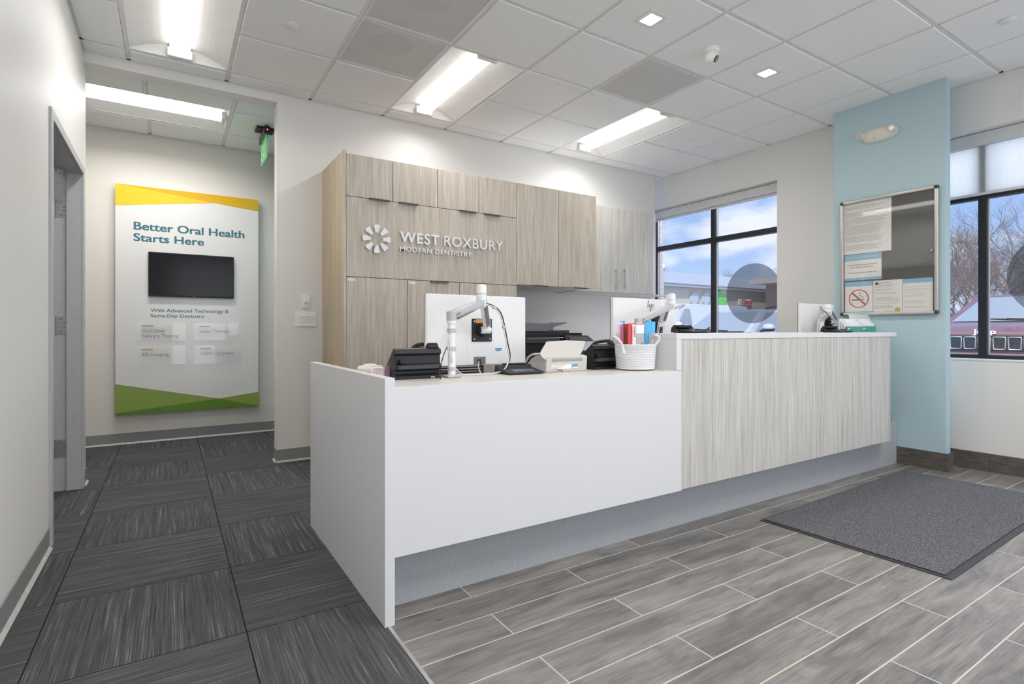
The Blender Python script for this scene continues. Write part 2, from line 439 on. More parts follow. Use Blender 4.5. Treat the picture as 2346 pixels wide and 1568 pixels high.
# ------------------------------------------------------------------ mesh helpers
class MB:
    def __init__(self):
        self.bm = bmesh.new()

    def _xf(self, vs, M):
        if M is not None:
            for v in vs: v.co = M @ v.co

    def box(self, x0, x1, y0, y1, z0, z1, bev=0, M=None, seg=1, mi=0):
        r = bmesh.ops.create_cube(self.bm, size=1)
        vs = r['verts']
        for v in vs:
            v.co = Vector(((x0 + x1) / 2 + v.co.x * (x1 - x0), (y0 + y1) / 2 + v.co.y * (y1 - y0), (z0 + z1) / 2 + v.co.z * (z1 - z0)))
        if bev:
            es = list({e for v in vs for e in v.link_edges})
            rr = bmesh.ops.bevel(self.bm, geom=es, offset=bev, segments=seg, affect='EDGES', profile=.5)
            vs = list({v for f in rr['faces'] for v in f.verts} | {v for v in vs if v.is_valid})
            fs = set()
            for v in vs: fs |= set(v.link_faces)
        else:
            fs = {f for v in vs for f in v.link_faces}
        if mi:
            for f in fs: f.material_index = mi
        self._xf(vs, M)
        return self

    def prism(self, pts, n, depth, bev=0):
        """planar outline pts (3D), pushed along n by depth"""
        n = Vector(n).normalized() * depth
        a = [self.bm.verts.new(Vector(p)) for p in pts]
        b = [self.bm.verts.new(Vector(p) + n) for p in pts]
        k = len(pts)
        fs = [self.bm.faces.new(a[::-1]), self.bm.faces.new(b)]
        for i in range(k):
            fs.append(self.bm.faces.new((a[i], a[(i + 1) % k], b[(i + 1) % k], b[i])))
        bmesh.ops.recalc_face_normals(self.bm, faces=fs)
        if bev:
            bmesh.ops.bevel(self.bm, geom=list({e for f in fs for e in f.edges}), offset=bev, segments=1, affect='EDGES')
        return self

    def poly(self, pts):
        self.bm.faces.new([self.bm.verts.new(Vector(p)) for p in pts])
        return self

    def cyl(self, p, q, r, r2=None, n=20, cap=True):
        p, q = Vector(p), Vector(q)
        d = q - p
        M = Matrix.Translation((p + q) / 2) @ d.to_track_quat('Z', 'Y').to_matrix().to_4x4()
        bmesh.ops.create_cone(self.bm, cap_ends=cap, cap_tris=False, segments=n, radius1=r, radius2=r if r2 is None else r2, depth=d.length, matrix=M)
        return self

    def sph(self, c, r, u=20, v=12, s=(1, 1, 1), M=None):
        T = Matrix.Translation(Vector(c)) @ (M or Matrix()) @ Matrix.Diagonal((s[0], s[1], s[2], 1))
        bmesh.ops.create_uvsphere(self.bm, u_segments=u, v_segments=v, radius=r, matrix=T)
        return self

    def tube(self, pts, r, n=8, closed=False, r_end=None):
        pts = [Vector(p) for p in pts]
        k = len(pts)
        rings = []
        prev = None
        for i, p in enumerate(pts):
            if closed: t = pts[(i + 1) % k] - pts[i - 1]
            else: t = pts[min(i + 1, k - 1)] - pts[max(i - 1, 0)]
            t.normalize()
            if prev is None:
                a = t.cross(Vector((0, 0, 1)))
                if a.length < .1: a = t.cross(Vector((1, 0, 0)))
            else:
                a = prev - t * prev.dot(t)
            a.normalize(); prev = a
            b = t.cross(a)
            rr = r if r_end is None else r + (r_end - r) * i / (k - 1)
            rings.append([self.bm.verts.new(p + (a * math.cos(2 * PI * j / n) + b * math.sin(2 * PI * j / n)) * rr) for j in range(n)])
        m = k if closed else k - 1
        for i in range(m):
            A, B = rings[i], rings[(i + 1) % k]
            for j in range(n):
                self.bm.faces.new((A[j], A[(j + 1) % n], B[(j + 1) % n], B[j]))
        if not closed:
            self.bm.faces.new(rings[0][::-1]); self.bm.faces.new(rings[-1])
        return self

    def lathe(self, prof, c=(0, 0, 0), n=32, M=None, sx=1, sy=1):
        """profile of (radius, height) turned about the vertical"""
        T = Matrix.Translation(Vector(c)) @ (M or Matrix())
        rings = []
        for r, z in prof:
            rings.append([self.bm.verts.new(T @ Vector((max(r, 1e-4) * sx * math.cos(2 * PI * j / n), max(r, 1e-4) * sy * math.sin(2 * PI * j / n), z))) for j in range(n)])
        for A, B in zip(rings, rings[1:]):
            for j in range(n):
                self.bm.faces.new((A[j], A[(j + 1) % n], B[(j + 1) % n], B[j]))
        return self

    def smooth(self, pts, k=6):
        return self


def curve_pts(P, k=8):
    """Catmull-Rom through P"""
    P = [Vector(p) for p in P]
    Q = [P[0] * 2 - P[1]] + P + [P[-1] * 2 - P[-2]]
    o = []
    for i in range(1, len(Q) - 2):
        for j in range(k):
            t = j / k
            a, b, c, d = Q[i - 1], Q[i], Q[i + 1], Q[i + 2]
            o.append(.5 * ((2 * b) + (c - a) * t + (2 * a - 5 * b + 4 * c - d) * t * t + (3 * b - a - 3 * c + d) * t ** 3))
    o.append(P[-1])
    return o


def wpos(o):
    v = Vector((0, 0, 0))
    while o is not None:
        v = v + Vector(o.location); o = o.parent
    return v


def obj(name, mb, m, parent=None, local=False, smooth=False):
    """link the collected shapes as ONE mesh object; world coordinates unless local"""
    me = bpy.data.meshes.new(name)
    bm = mb.bm if isinstance(mb, MB) else mb
    vs = list(bm.verts)
    if parent is None:
        c = Vector((sum(v.co.x for v in vs) / len(vs), sum(v.co.y for v in vs) / len(vs), min(v.co.z for v in vs)))
    else:
        c = Vector((0, 0, 0)) if local else wpos(parent)
    for v in vs: v.co -= c
    bm.to_mesh(me); bm.free()
    for mm in (m if isinstance(m, (list, tuple)) else [m]):
        me.materials.append(mm)
    if smooth:
        me.shade_smooth()
        try:
            me.set_sharp_from_angle(angle=math.radians(38))
        except Exception:
            pass
    o = bpy.data.objects.new(name, me)
    COL.objects.link(o)
    if parent is None: o.location = c
    else: o.parent = parent
    return o


def thing(name, label, cat, loc=(0, 0, 0), rz=0, group=None):
    o = bpy.data.objects.new(name, None)
    COL.objects.link(o)
    o.location = loc
    o.rotation_euler = (0, 0, rz)
    o.empty_display_size = .05
    o['label'] = label; o['category'] = cat
    if group: o['group'] = group
    return o


def tag(o, label, cat, group=None, kind=None):
    o['label'] = label; o['category'] = cat
    if group: o['group'] = group
    if kind: o['kind'] = kind
    return o


def struct(name, mb, m, label, cat):
    return tag(obj(name, mb, m), label, cat, kind='structure')


def copy_tree(o, parent=None):
    c = o.copy(); COL.objects.link(c)
    if parent is not None: c.parent = parent
    for ch in [x for x in bpy.data.objects if x.parent == o]:
        copy_tree(ch, c)
    return c


def B(*a, **k):
    return MB().box(*a, **k)


def text_bm(body, o, xd, up, w=None, h=None, depth=.002, bold=0.0, mirror=False, font_space=1.0, print_bold=True):
    """lettering whose first line starts at o, runs along xd for w metres, capitals h high; pushed out along -(xd x up)... towards the reader"""
    cu = bpy.data.curves.new('t', 'FONT')
    cu.body = body; cu.size = 1; cu.offset = 0 if print_bold else bold; cu.extrude = 0; cu.resolution_u = 4
    cu.space_character = font_space
    ob = bpy.data.objects.new('t', cu); COL.objects.link(ob)
    dg = bpy.context.evaluated_depsgraph_get()
    me = bpy.data.meshes.new_from_object(ob.evaluated_get(dg))
    bpy.data.objects.remove(ob)
    bm = bmesh.new()
    if bold and print_bold:      # heavier print: the same letters laid over each other a hair apart
        for dx in (-1, 0, 1):
            for dy in (-1, 0, 1):
                n0 = len(bm.verts); bm.from_mesh(me); bm.verts.ensure_lookup_table()
                for v in bm.verts[n0:]: v.co.x += dx * bold; v.co.y += dy * bold * .6; v.co.z = 1 + (dx * 3 + dy + 4)
    else:
        bm.from_mesh(me)
    bpy.data.meshes.remove(me)
    for f in bm.faces: f.smooth = False
    x0 = min(v.co.x for v in bm.verts); x1 = max(v.co.x for v in bm.verts)
    capz = .70
    xd, up = Vector(xd).normalized(), Vector(up).normalized()
    n = xd.cross(up).normalized()
    sy = (h / capz) if h else None
    sx = (w / (x1 - x0)) if w else sy
    if sy is None: sy = sx
    flat = bool(bold and print_bold)
    ext = set()
    if not flat:
        r = bmesh.ops.extrude_face_region(bm, geom=list(bm.faces))
        ext = {v for v in r['geom'] if isinstance(v, bmesh.types.BMVert)}
    for v in bm.verts:
        d = .00012 * v.co.z if flat else (depth if v in ext else 0)
        x = (v.co.x - x0) * sx
        if mirror: x = w - x if w else -x
        v.co = Vector(o) + xd * x + up * (v.co.y * sy) + n * d
    if not (bold and print_bold): bmesh.ops.recalc_face_normals(bm, faces=bm.faces)
    return bm


def islands(bm):
    """split a bmesh into one per connected piece, left to right as found"""
    seen = set(); outl = []
    for v in bm.verts:
        if v in seen: continue
        st = [v]; comp = set()
        while st:
            a = st.pop()
            if a in comp: continue
            comp.add(a)
            for e in a.link_edges: st.append(e.other_vert(a))
        seen |= comp
        nb = bmesh.new(); mp = {}
        for a in comp: mp[a] = nb.verts.new(a.co)
        for f in {f for a in comp for f in a.link_faces}:
            try: nb.faces.new([mp[a] for a in f.verts])
            except ValueError: pass
        nb.normal_update()
        outl.append(nb)
    return outl

# ------------------------------------------------------------------ room shell
ZC = 2.961
XL, XR, YB, YF = -0.497, 5.18, 4.65, -3.2
# floors
struct('floor', B(-2.2, .652, YF, 6.3, -.1, 0).box(.652, XR + .2, 2.02, 6.3, -.1, 0), M_CARPET, 'dark grey striped carpet tiles laid quarter-turned along the hall', 'carpet floor')
struct('floor', B(.664, XR + .2, YF, 2.02, -.1, 0), M_PLANK, 'grey wood-look plank tile floor in front of the reception desk', 'tile floor')
struct('trim_1', B(.652, .664, YF, 1.853, -.1, .004), M_ALU, 'thin metal strip where the carpet meets the plank tiles', 'floor strip')

# left wall with its door opening
DY0, DY1, DZ = 3.47, 4.575, 2.10
mb = B(XL - .13, XL, YF, DY0, 0, ZC).box(XL - .13, XL, DY1 + .02, 4.78, 0, ZC).box(XL - .13, XL, DY0, DY1 + .02, DZ + .02, ZC)
struct('wall_left', mb, M_WALL, 'long white wall on the left with a doorway', 'wall')
# back wall: header over the hall opening, wall behind the cabinets
mb = B(XL, .725, YB, 4.78, 2.885, ZC).box(.725, 5.03, YB, 4.78, 0, ZC)
struct('wall_back', mb, M_WALL, 'white wall behind the reception cabinets with a header over the hall opening', 'wall')
# window wall
ZS, ZH = .838, 2.582
W1a, W1b, W2a, W2b = 3.165, 4.92, -.12, 2.42
mb = B(XR, XR + .22, YF, 6.3, 0, ZS).box(XR, XR + .22, YF, 6.3, ZH, ZC)
mb.box(XR, XR + .22, W1b, 6.3, ZS, ZH).box(XR, XR + .22, W2b, W1a, ZS, ZH).box(XR, XR + .22, -.55, W2a, ZS, ZH).box(XR, XR + .22, YF, -2.95, ZS, ZH)
struct('wall_right', mb, M_WALL, 'white exterior wall on the right with large windows', 'wall')
struct('wall_recess', B(5.03, XR - .001, 5.0, 5.1, 0, ZC), M_WALL, 'narrow return of wall beyond the far end of the cabinets', 'wall')
# front wall behind the camera: solid ends, glazed middle
mb = B(XL - .13, .0, YF - .15, YF, 0, ZC).box(4.9, XR + .22, YF - .15, YF, 0, ZC).box(0, 4.9, YF - .15, YF, 2.75, ZC).box(0, 4.9, YF - .15, YF, 0, .12)
struct('wall_front', mb, M_WALL, 'shop front wall behind the viewpoint', 'wall')
# column
mb = B(4.9, 4.975, 1.663, 2.473, 0, ZC, bev=.002)
struct('wall_column', mb, M_TEAL, 'pale blue-green wall column at the end of the desk', 'column')
mb = B(4.86, 5.0, 2.473, 2.50, ZC - .002, ZC + .004).box(4.955, 5.045, 1.60, 1.66, ZC - .006, ZC + .004)
struct('trim_2', mb, M_LAMPHOUSE, 'white ceiling collar strips around the blue-green column', 'trim')
# hall beyond the opening
mb = B(-2.2, .945, 6.17, 6.3, 0, ZC)
struct('wall_hall', mb, M_HALL, 'warm white hall wall behind the advertising panel', 'wall')
struct('wall_hall_side', B(.945, 1.06, 4.78, 6.3, 0, ZC), M_TEAL, 'pale blue-green side wall of the hall, seen edge on', 'wall')
struct('wall_hall_far', B(-2.3, -2.2, YF, 6.3, 0, ZC), M_HALL, 'far end wall of the hall to the left', 'wall')
struct('wall_office', B(-2.2, XL - .13, 2.4, 2.5, 0, ZC), M_HALL, 'wall inside the room behind the left doorway', 'wall')

# ceiling of the reception: dropped tiles in a grid
GX = [0.975 + .6096 * i for i in range(-3, 8)]
GY = [3.250 + .6096 * j for j in range(-11, 3)]
xs = [XL] + [g for g in GX if XL + .02 < g < XR - .02] + [XR]
ys = [YF] + [g for g in GY if YF + .02 < g < YB - .02] + [YB]


def near(a, b): return abs(a - b) < .02


open_cells = []      # (x0, x1, y0, y1) where a lamp or a grille sits instead of a tile


def gx(i): return .975 + .6096 * i


def gy(j): return 3.250 + .6096 * j


troffers = [(1, 0, 2, 2), (4, 0, 5, 2), (-2, 0, -1, 2), (1, -6, 2, -4), (4, -6, 5, -4), (-2, -6, -1, -4)]
grilles = [(0, 0), (0, -1), (3, -1)]
for i0, j0, i1, j1 in troffers: open_cells.append((gx(i0), gx(i1), gy(j0), gy(j1)))
for i, j in grilles: open_cells.append((gx(i), gx(i + 1), gy(j), gy(j + 1)))
mb = B(XL - .2, XR + .3, YF - .2, 4.8, ZC + .22, ZC + .4).box(5.03, XR + .3, 4.8, 5.2, ZC + .22, ZC + .4).box(5.032, XR - .002, YB + .001, 4.998, ZC - .007, ZC + .02)
GW = .012


def gridbars(mb, xs, ys, z):
    for x in xs[1:-1]:
        for a, b in zip(ys, ys[1:]):
            mid = (a + b) / 2
            if any(x0 + .02 < x < x1 - .02 and y0 - .01 < mid < y1 + .01 for x0, x1, y0, y1 in open_cells): continue
            mb.box(x - GW, x + GW, a, b, z, z + .03, mi=1)
    for y in ys[1:-1]:
        for a, b in zip(xs, xs[1:]):
            mid = (a + b) / 2
            if any(x0 - .01 < mid < x1 + .01 and y0 + .02 < y < y1 - .02 for x0, x1, y0, y1 in open_cells): continue
            mb.box(a + (GW if a != xs[0] else 0), b - (GW if b != xs[-1] else 0), y - GW, y + GW, z, z + .03, mi=1)
    w = .022
    mb.box(xs[0], xs[0] + w, ys[0], ys[-1], z, z + .02, mi=1).box(xs[-1] - w, xs[-1], ys[0], ys[-1], z, z + .02, mi=1)
    mb.box(xs[0] + w, xs[-1] - w, ys[-1] - w, ys[-1], z, z + .02, mi=1)


def tiles(mb, xs, ys, z):
    for a, b in zip(xs, xs[1:]):
        for c, d in zip(ys, ys[1:]):
            mx, my = (a + b) / 2, (c + d) / 2
            if any(x0 < mx < x1 and y0 < my < y1 for x0, x1, y0, y1 in open_cells): continue
            g = GW + .002
            mb.box(a + g, b - g, c + g, d - g, z - .007, z + .02, bev=.004)


gridbars(mb, xs, ys, ZC)
tiles(mb, xs, ys, ZC)
struct('ceiling', mb, [M_CTILE, M_GRID], 'white dropped tile ceiling over the reception', 'ceiling')
# hall ceiling
ZH2 = 2.925
hx = [-2.2, -1.98, -1.37, -.77, -.16, .45, .945]
hy = [4.78, 5.14, 5.75, 6.17]
sv = open_cells; open_cells = [(-.77, .45, 5.14, 5.75)]
mb = B(-2.3, 1.06, 4.78, 6.3, ZH2 + .2, ZH2 + .4)
gridbars(mb, hx, hy, ZH2); tiles(mb, hx, hy, ZH2)
struct('ceiling', mb, [M_CTILE, M_GRID], 'grey-looking dropped tile ceiling over the hall', 'ceiling')
open_cells = sv
struct('ceiling', B(-2.3, XL - .13, YF, 4.78, ZC, ZC + .3), M_CTILE, 'ceiling of the room behind the left doorway', 'ceiling')


# baseboards
def cove(name, x0, x1, y0, y1, face, label, toe=True):
    """vinyl cove base; face = direction it looks to"""
    h = .102
    mb = B(x0, x1, y0, y1, 0, h, bev=.0015)
    o = struct(name, mb, M_COVE, label, 'baseboard')
    if toe:
        t = .013
        fx, fy = face
        if fy: pts = [(x0, y0 if fy < 0 else y1, 0), (x0, (y0 if fy < 0 else y1) + fy * t, 0), (x0, y0 if fy < 0 else y1, .014)]; ob = obj('toe', MB().prism(pts, (1, 0, 0), x1 - x0), M_COVETOE, o)
        else: pts = [(x0 if fx < 0 else x1, y0, 0), ((x0 if fx < 0 else x1) + fx * t, y0, 0), (x0 if fx < 0 else x1, y0, .014)]; ob = obj('toe', MB().prism(pts, (0, 1, 0), y1 - y0), M_COVETOE, o)
    return o


cove('baseboard_left', XL, XL + .006, YF, 3.40, (1, 0), 'grey vinyl cove base along the left wall before the doorway')
cove('baseboard_left', XL, XL + .006, 4.635, 4.786, (1, 0), 'short grey cove base at the wall end past the doorway')
cove('baseboard_hall', -2.2, .945, 6.164, 6.17, (0, -1), 'grey cove base under the advertising panel in the hall')
cove('baseboard_back', .719, 1.07, 4.644, 4.65, (0, -1), 'grey cove base on the wall stub beside the tall cabinet')
cove('baseboard_back', .719, .725, 4.65, 4.78, (-1, 0), 'grey cove base wrapping the hall opening corner')
mb = B(4.888, 4.9, 1.6625, 2.473, 0, .135, bev=.001).box(4.888, 4.99, 1.650, 1.662, 0, .135, bev=.001)
struct('baseboard_column', mb, M_DKBASE, 'dark brown wood-look tile base around the blue-green column', 'baseboard')
mb = B(5.168, XR, -.2, 1.488, 0, .135, bev=.001).box(5.168, XR, 1.492, 3.9, 0, .135, bev=.001).box(5.168, XR, YF, -.204, 0, .135, bev=.001)
struct('baseboard_right', mb, M_DKBASE, 'dark brown wood-look tile base under the right window', 'baseboard')
struct('trim_3', B(.7245, .7275, 4.648, 4.782, .1, 2.885), M_WALL, 'corner bead of the hall opening', 'trim')


# ------------------------------------------------------------------ windows
def window(name, ya, yb, mullions, label, rail=2.105, decals=()):
    XF0, XF1 = 5.30, 5.36
    f = MB(); fw = .045
    f.box(XF0, XF1, ya, ya + fw, ZS, ZH).box(XF0, XF1, yb - fw, yb, ZS, ZH)
    f.box(XF0, XF1, ya + fw, yb - fw, ZS, ZS + .03).box(XF0, XF1, ya + fw, yb - fw, ZH - .05, ZH)
    ed = [ya + fw] + [q for m in mullions for q in (m - .026, m + .026)] + [yb - fw]
    for m in mullions: f.box(XF0 - .006, XF1, m - .026, m + .026, ZS + .03, ZH - .05)
    for a, b in zip(ed[::2], ed[1::2]): f.box(XF0 - .004, XF1, a, b, rail - .028, rail + .028)
    w = struct(name, f, M_FRAME, label, 'window')
    # silver gaskets along the inner edges of every light
    g = MB()
    for a, b in zip(ed[::2], ed[1::2]):
        for (z0, z1) in ((ZS + .03, rail - .028), (rail + .028, ZH - .05)):
            g.box(5.322, 5.346, a, a + .006, z0, z1).box(5.322, 5.346, b - .006, b, z0, z1).box(5.322, 5.346, a + .006, b - .006, z0, z0 + .006)
    obj('gasket', g, M_ALU, w)
    for a, b in zip(ed[::2], ed[1::2]):
        for (z0, z1) in ((ZS + .03, rail - .028), (rail + .028, ZH - .05)):
            obj('pane', B(5.332, 5.338, a, b, z0, z1), M_GLASS, w)
    for (cy, cz, r, a, b) in decals:
        pts = []
        for k in range(73):
            t = 2 * PI * k / 72
            y = min(max(cy + r * math.cos(t), a), b)
            pts.append((5.3312, y, cz + r * math.sin(t)))
        obj('round_film', MB().prism(pts[:-1], (-1, 0, 0), .0006), M_FILM, w)
    return w


M_FILM = clear('grey_window_film', (.62, .625, .635), .05, .5, .02)
window('window_1', W1a, W1b, [4.015], 'black-framed four-light window behind the desk', decals=[(3.535, 1.46, .325, 3.216, 3.98)])
window('window_2', W2a, W2b, [.75, 1.568], 'black-framed window right of the blue-green column under a lowered shade', decals=[(1.11, 1.46, .325, .78, 1.54)])
window('window_3', -2.95, -.55, [-1.75], 'side window behind the viewpoint')
fm = MB()
for x_ in (0, 1.2, 2.4, 3.6, 4.85): fm.box(x_, x_ + .05, YF - .11, YF - .05, .12, 2.75)
for z_ in (.12, 2.15, 2.70): fm.box(.05, 4.85, YF - .108, YF - .052, z_, z_ + .05)
sf = struct('window_4', fm, M_FRAME, 'black-framed shop front glazing behind the viewpoint', 'window')
obj('pane', B(.03, 4.87, YF - .085, YF - .079, .15, 2.72), M_GLASS, sf)
for (a, b, tx) in ((W1a, W1b, 'white sill board of the window behind the desk'), (W2a, W2b, 'white sill board of the window beside the column')):
    struct('trim_4', B(5.176, 5.30, a, b, ZS - .012, ZS + .002, bev=.002), M_WHITE, tx, 'sill')


def shade(ya, yb, drop, label):
    t = thing('roller_shade', label, 'window shade', (5.27, (ya + yb) / 2, ZH))
    obj('cassette', B(5.255, 5.295, ya + .012, yb - .012, ZH - .100, ZH - .004, bev=.003), M_SHCAS, t)
    if drop:
        obj('cloth', B(5.283, 5.2845, ya + .03, yb - .03, drop + .018, ZH - .1), M_SHADE, t)
    obj('bottom_bar', B(5.276, 5.292, ya + .03, yb - .03, (drop or ZH - .128), (drop + .02 if drop else ZH - .103), bev=.004), M_SHCAS, t)
    return t


M_SHCAS = noisy('shade_cassette', srgb(206, 208, 208), srgb(212, 214, 213), (30, 30, 30), .5)
shade(W1a, W1b, 0, 'rolled-up white roller shade above the window behind the desk')
shade(W2a, W2b, 2.10, 'half-lowered translucent roller shade on the window beside the column')

# ------------------------------------------------------------------ left doorway: steel frame, hinges and the opened door
fr = MB()
x = XL
# far jamb: trim face, jamb, stop, rabbet
fr.box(x - .001, x + .012, DY1, DY1 + .05, 0, DZ + .05, bev=.002)
fr.box(x - .078, x - .001, DY1, DY1 + .03, 0, DZ)
fr.box(x - .137, x - .078, DY1 + .018, DY1 + .03, 0, DZ)
fr.box(x - .148, x - .137, DY1 + .018, DY1 + .07, 0, DZ + .05)
# near jamb
fr.box(x - .001, x + .012, DY0 - .05, DY0, 0, DZ + .05, bev=.002)
fr.box(x - .078, x - .001, DY0 - .03, DY0, 0, DZ)
fr.box(x - .148, x - .078, DY0 - .03, DY0 - .018, 0, DZ)
# head
fr.box(x - .001, x + .012, DY0, DY1, DZ, DZ + .05, bev=.002)
fr.box(x - .078, x - .001, DY0, DY1, DZ, DZ + .03)
fr.box(x - .148, x - .078, DY0, DY1, DZ + .018, DZ + .03)
df = struct('door_1', fr, M_HMETAL, 'light grey steel door frame in the left wall with the door swung open', 'door')
obj('door_leaf', B(x - .15 - .95, x - .152, DY1 + .022, DY1 + .066, .01, DZ + .01, bev=.002), M_DOORIN, df)
for hz_ in (1.86, 1.09, .28):
    h = obj('hinge', B(x - .136, x - .080, DY1 + .0155, DY1 + .0178, hz_ - .057, hz_ + .057), M_STEEL, df)
    k = MB()
    for q in range(5): k.cyl((x - .144, DY1 + .012, hz_ - .057 + q * .0228 + .0008), (x - .144, DY1 + .012, hz_ - .057 + (q + 1) * .0228 - .0008), .0062, n=12)
    k.cyl((x - .144, DY1 + .012, hz_ - .064), (x - .144, DY1 + .012, hz_ + .064), .0045, n=10)
    obj('knuckle', k, M_STEEL, h, smooth=True)
    s = MB()
    for (dx, dz) in ((.028, .040), (.012, .014), (.012, -.014), (.028, -.040)):
        s.cyl((x - .080 - dx, DY1 + .0155, hz_ + dz), (x - .080 - dx, DY1 + .0142, hz_ + dz), .0048, n=10)
    obj('screw', s, M_MGREY, h)

# ------------------------------------------------------------------ ceiling lamps
def troffer(x0, x1, y0, y1, z, label, group=None, along='y', power=TROF):
    cx, cy = (x0 + x1) / 2, (y0 + y1) / 2
    t = thing('troffer_light', label, 'ceiling light', (cx, cy, z), 0, group)
    g = .013
    L_, Wd = ((y1 - y0) / 2 - g, (x1 - x0) / 2 - g) if along == 'y' else ((x1 - x0) / 2 - g, (y1 - y0) / 2 - g)

    def P(a, l, h):      # a across, l along
        return (cx + a, cy + l, z + h) if along == 'y' else (cx + l, cy + a, z + h)
    # housing: two curved wings rising to the middle
    hb = MB(); N = 8
    for s in (-1, 1):
        prof = [(s * Wd, .0)] + [(s * (Wd - (Wd - .075) * k / N), .004 + .075 * math.sin(PI / 2 * k / N)) for k in range(N + 1)]
        for (a, b) in zip(prof, prof[1:]):
            q = [P(a[0], -L_, a[1]), P(b[0], -L_, b[1]), P(b[0], L_, b[1]), P(a[0], L_, a[1])]
            hb.poly(q if s > 0 else q[::-1])
        for e in (-L_, L_):
            pts = [P(a, e * .985 if k else e, h) for k, (a, h) in enumerate(prof)] + [P(s * .075, e, .0)]
            hb.poly(pts)
    hb.box(*(sorted((P(-Wd, 0, 0)[0], P(Wd, 0, 0)[0])) if along == 'y' else (cx - L_, cx + L_)), *((cy - L_, cy + L_) if along == 'y' else (cy - Wd, cy + Wd)), z + .085, z + .1)
    obj('housing', hb, M_LAMPHOUSE, t)
    for e in (-1, 1):
        c = MB()
        pts = [P(-Wd, e * L_, 0), P(Wd, e * L_, 0), P(.075, e * (L_ - .012), .03), P(-.075, e * (L_ - .012), .03)]
        c.prism([P(-Wd, e * L_, .0), P(-.08, e * L_, .055), P(.08, e * L_, .055), P(Wd, e * L_, .0)], (0, -e, 0) if along == 'y' else (-e, 0, 0), .006)
        obj('end_plate', c, M_LAMPHOUSE, t)
    ln = MB(); pr = []
    for k in range(9):
        th = PI * k / 8
        pr.append((-.062 * math.cos(th), .045 - .045 * math.sin(th) ** .7))
    ln.prism([P(a, -L_ + .05, h) for a, h in pr], (0, 1, 0) if along == 'y' else (1, 0, 0), 2 * L_ - .10)
    obj('lens', ln, M_LENS, t, smooth=False)
    for e in (-1, 1):
        cp = MB()
        a0, a1 = sorted((e * (L_ - .05), e * (L_ - .02)))
        if along == 'y': cp.box(cx - .076, cx + .076, cy + a0, cy + a1, z - .004, z + .06, bev=.004)
        else: cp.box(cx + a0, cx + a1, cy - .076, cy + .076, z - .004, z + .06, bev=.004)
        obj('lens_cap', cp, M_LAMPHOUSE, t)
    lo = area('troffer_lamp', (cx, cy, z - .012), (.13, 2 * L_ - .12) if along == 'y' else (2 * L_ - .12, .13), power)
    return t


labs = ['ceiling troffer above the logo end of the cabinets, second lamp from the left', 'ceiling troffer above the right-hand cabinets, nearest the window',
        'ceiling troffer over the carpet, cut by the top edge at the left', 'troffer behind the viewpoint, middle column', 'troffer behind the viewpoint, near the window', 'troffer behind the viewpoint, near the left wall']
for (i0, j0, i1, j1), lb in zip(troffers, labs):
    troffer(gx(i0), gx(i1), gy(j0), gy(j1), ZC, lb, 'troffer lights of the reception', power=TROF if j0 == 0 else 16)
troffer(-.77, .45, 5.14, 5.75, ZH2, 'long ceiling troffer lying crosswise in the hall', along='x', power=12)
area('office_lamp', (-1.5, 3.6, ZC - .02), (.5, .5), 4)


def grille(x0, x1, y0, y1, label, kind):
    cx, cy = (x0 + x1) / 2, (y0 + y1) / 2
    t = thing('ceiling_grille', label, 'air grille', (cx, cy, ZC), 0, 'perforated ceiling air grilles')
    g = .013
    obj('perforated_panel', B(x0 + g, x1 - g, y0 + g, y1 - g, ZC - .001, ZC + .0005), M_PERF, t)
    fb = MB()
    fb.box(x0 + g, x1 - g, y0 + g, y0 + g + .012, ZC - .003, ZC + .012).box(x0 + g, x1 - g, y1 - g - .012, y1 - g, ZC - .003, ZC + .012)
    fb.box(x0 + g, x0 + g + .012, y0 + g + .012, y1 - g - .012, ZC - .003, ZC + .012).box(x1 - g - .012, x1 - g, y0 + g + .012, y1 - g - .012, ZC - .003, ZC + .012)
    obj('rim', fb, M_LAMPHOUSE, t)
    bb = MB()      # plenum box with a round duct mouth
    n = 40; R = .15
    outer = [(x0 + g, y0 + g), (x1 - g, y0 + g), (x1 - g, y1 - g), (x0 + g, y1 - g)]
    z = ZC + .05
    ring = [bb.bm.verts.new((cx + R * math.cos(2 * PI * k / n), cy + R * math.sin(2 * PI * k / n), z)) for k in range(n)]
    sq = []
    for k in range(n):
        a = 2 * PI * k / n; c_, s_ = math.cos(a), math.sin(a); m_ = max(abs(c_), abs(s_)); hw = (x1 - x0) / 2 - g
        sq.append(bb.bm.verts.new((cx + c_ / m_ * hw, cy + s_ / m_ * hw, z)))
    for k in range(n): bb.bm.faces.new((ring[k], sq[k], sq[(k + 1) % n], ring[(k + 1) % n]))
    obj('plenum_plate', bb, M_LAMPHOUSE, t)
    obj('duct_mouth', MB().lathe([(R, z), (R, z + .09), (0, z + .09)], (cx, cy, 0), 40), M_GREYPL if kind < 2 else M_LGREY, t)
    if kind == 2:
        db = MB()
        for a in range(2):
            for b in range(2):
                ox, oy = cx - .10 + a * .1, cy - .11 + b * .1
                db.box(ox, ox + .094, oy, oy + .004, z - .03, z - .012)
                for q in range(8): db.box(ox + .006 + q * .011, ox + .012 + q * .011, oy, oy + .09, z - .03, z - .014)
        db.box(cx - .1, cx + .1, cy - .2, cy - .12, z - .04, z - .012)
        obj('damper', db, M_WPL, t)
    return t


glab = ['perforated grille with a dark round duct, beside the troffer nearest the logo', 'perforated grille with a dark round duct, cut by the top edge of the view', 'perforated grille with a louvred damper behind it, left of the dome camera']
for k, ((i, j), lb) in enumerate(zip(grilles, glab)): grille(gx(i), gx(i + 1), gy(j), gy(j + 1), lb, k)

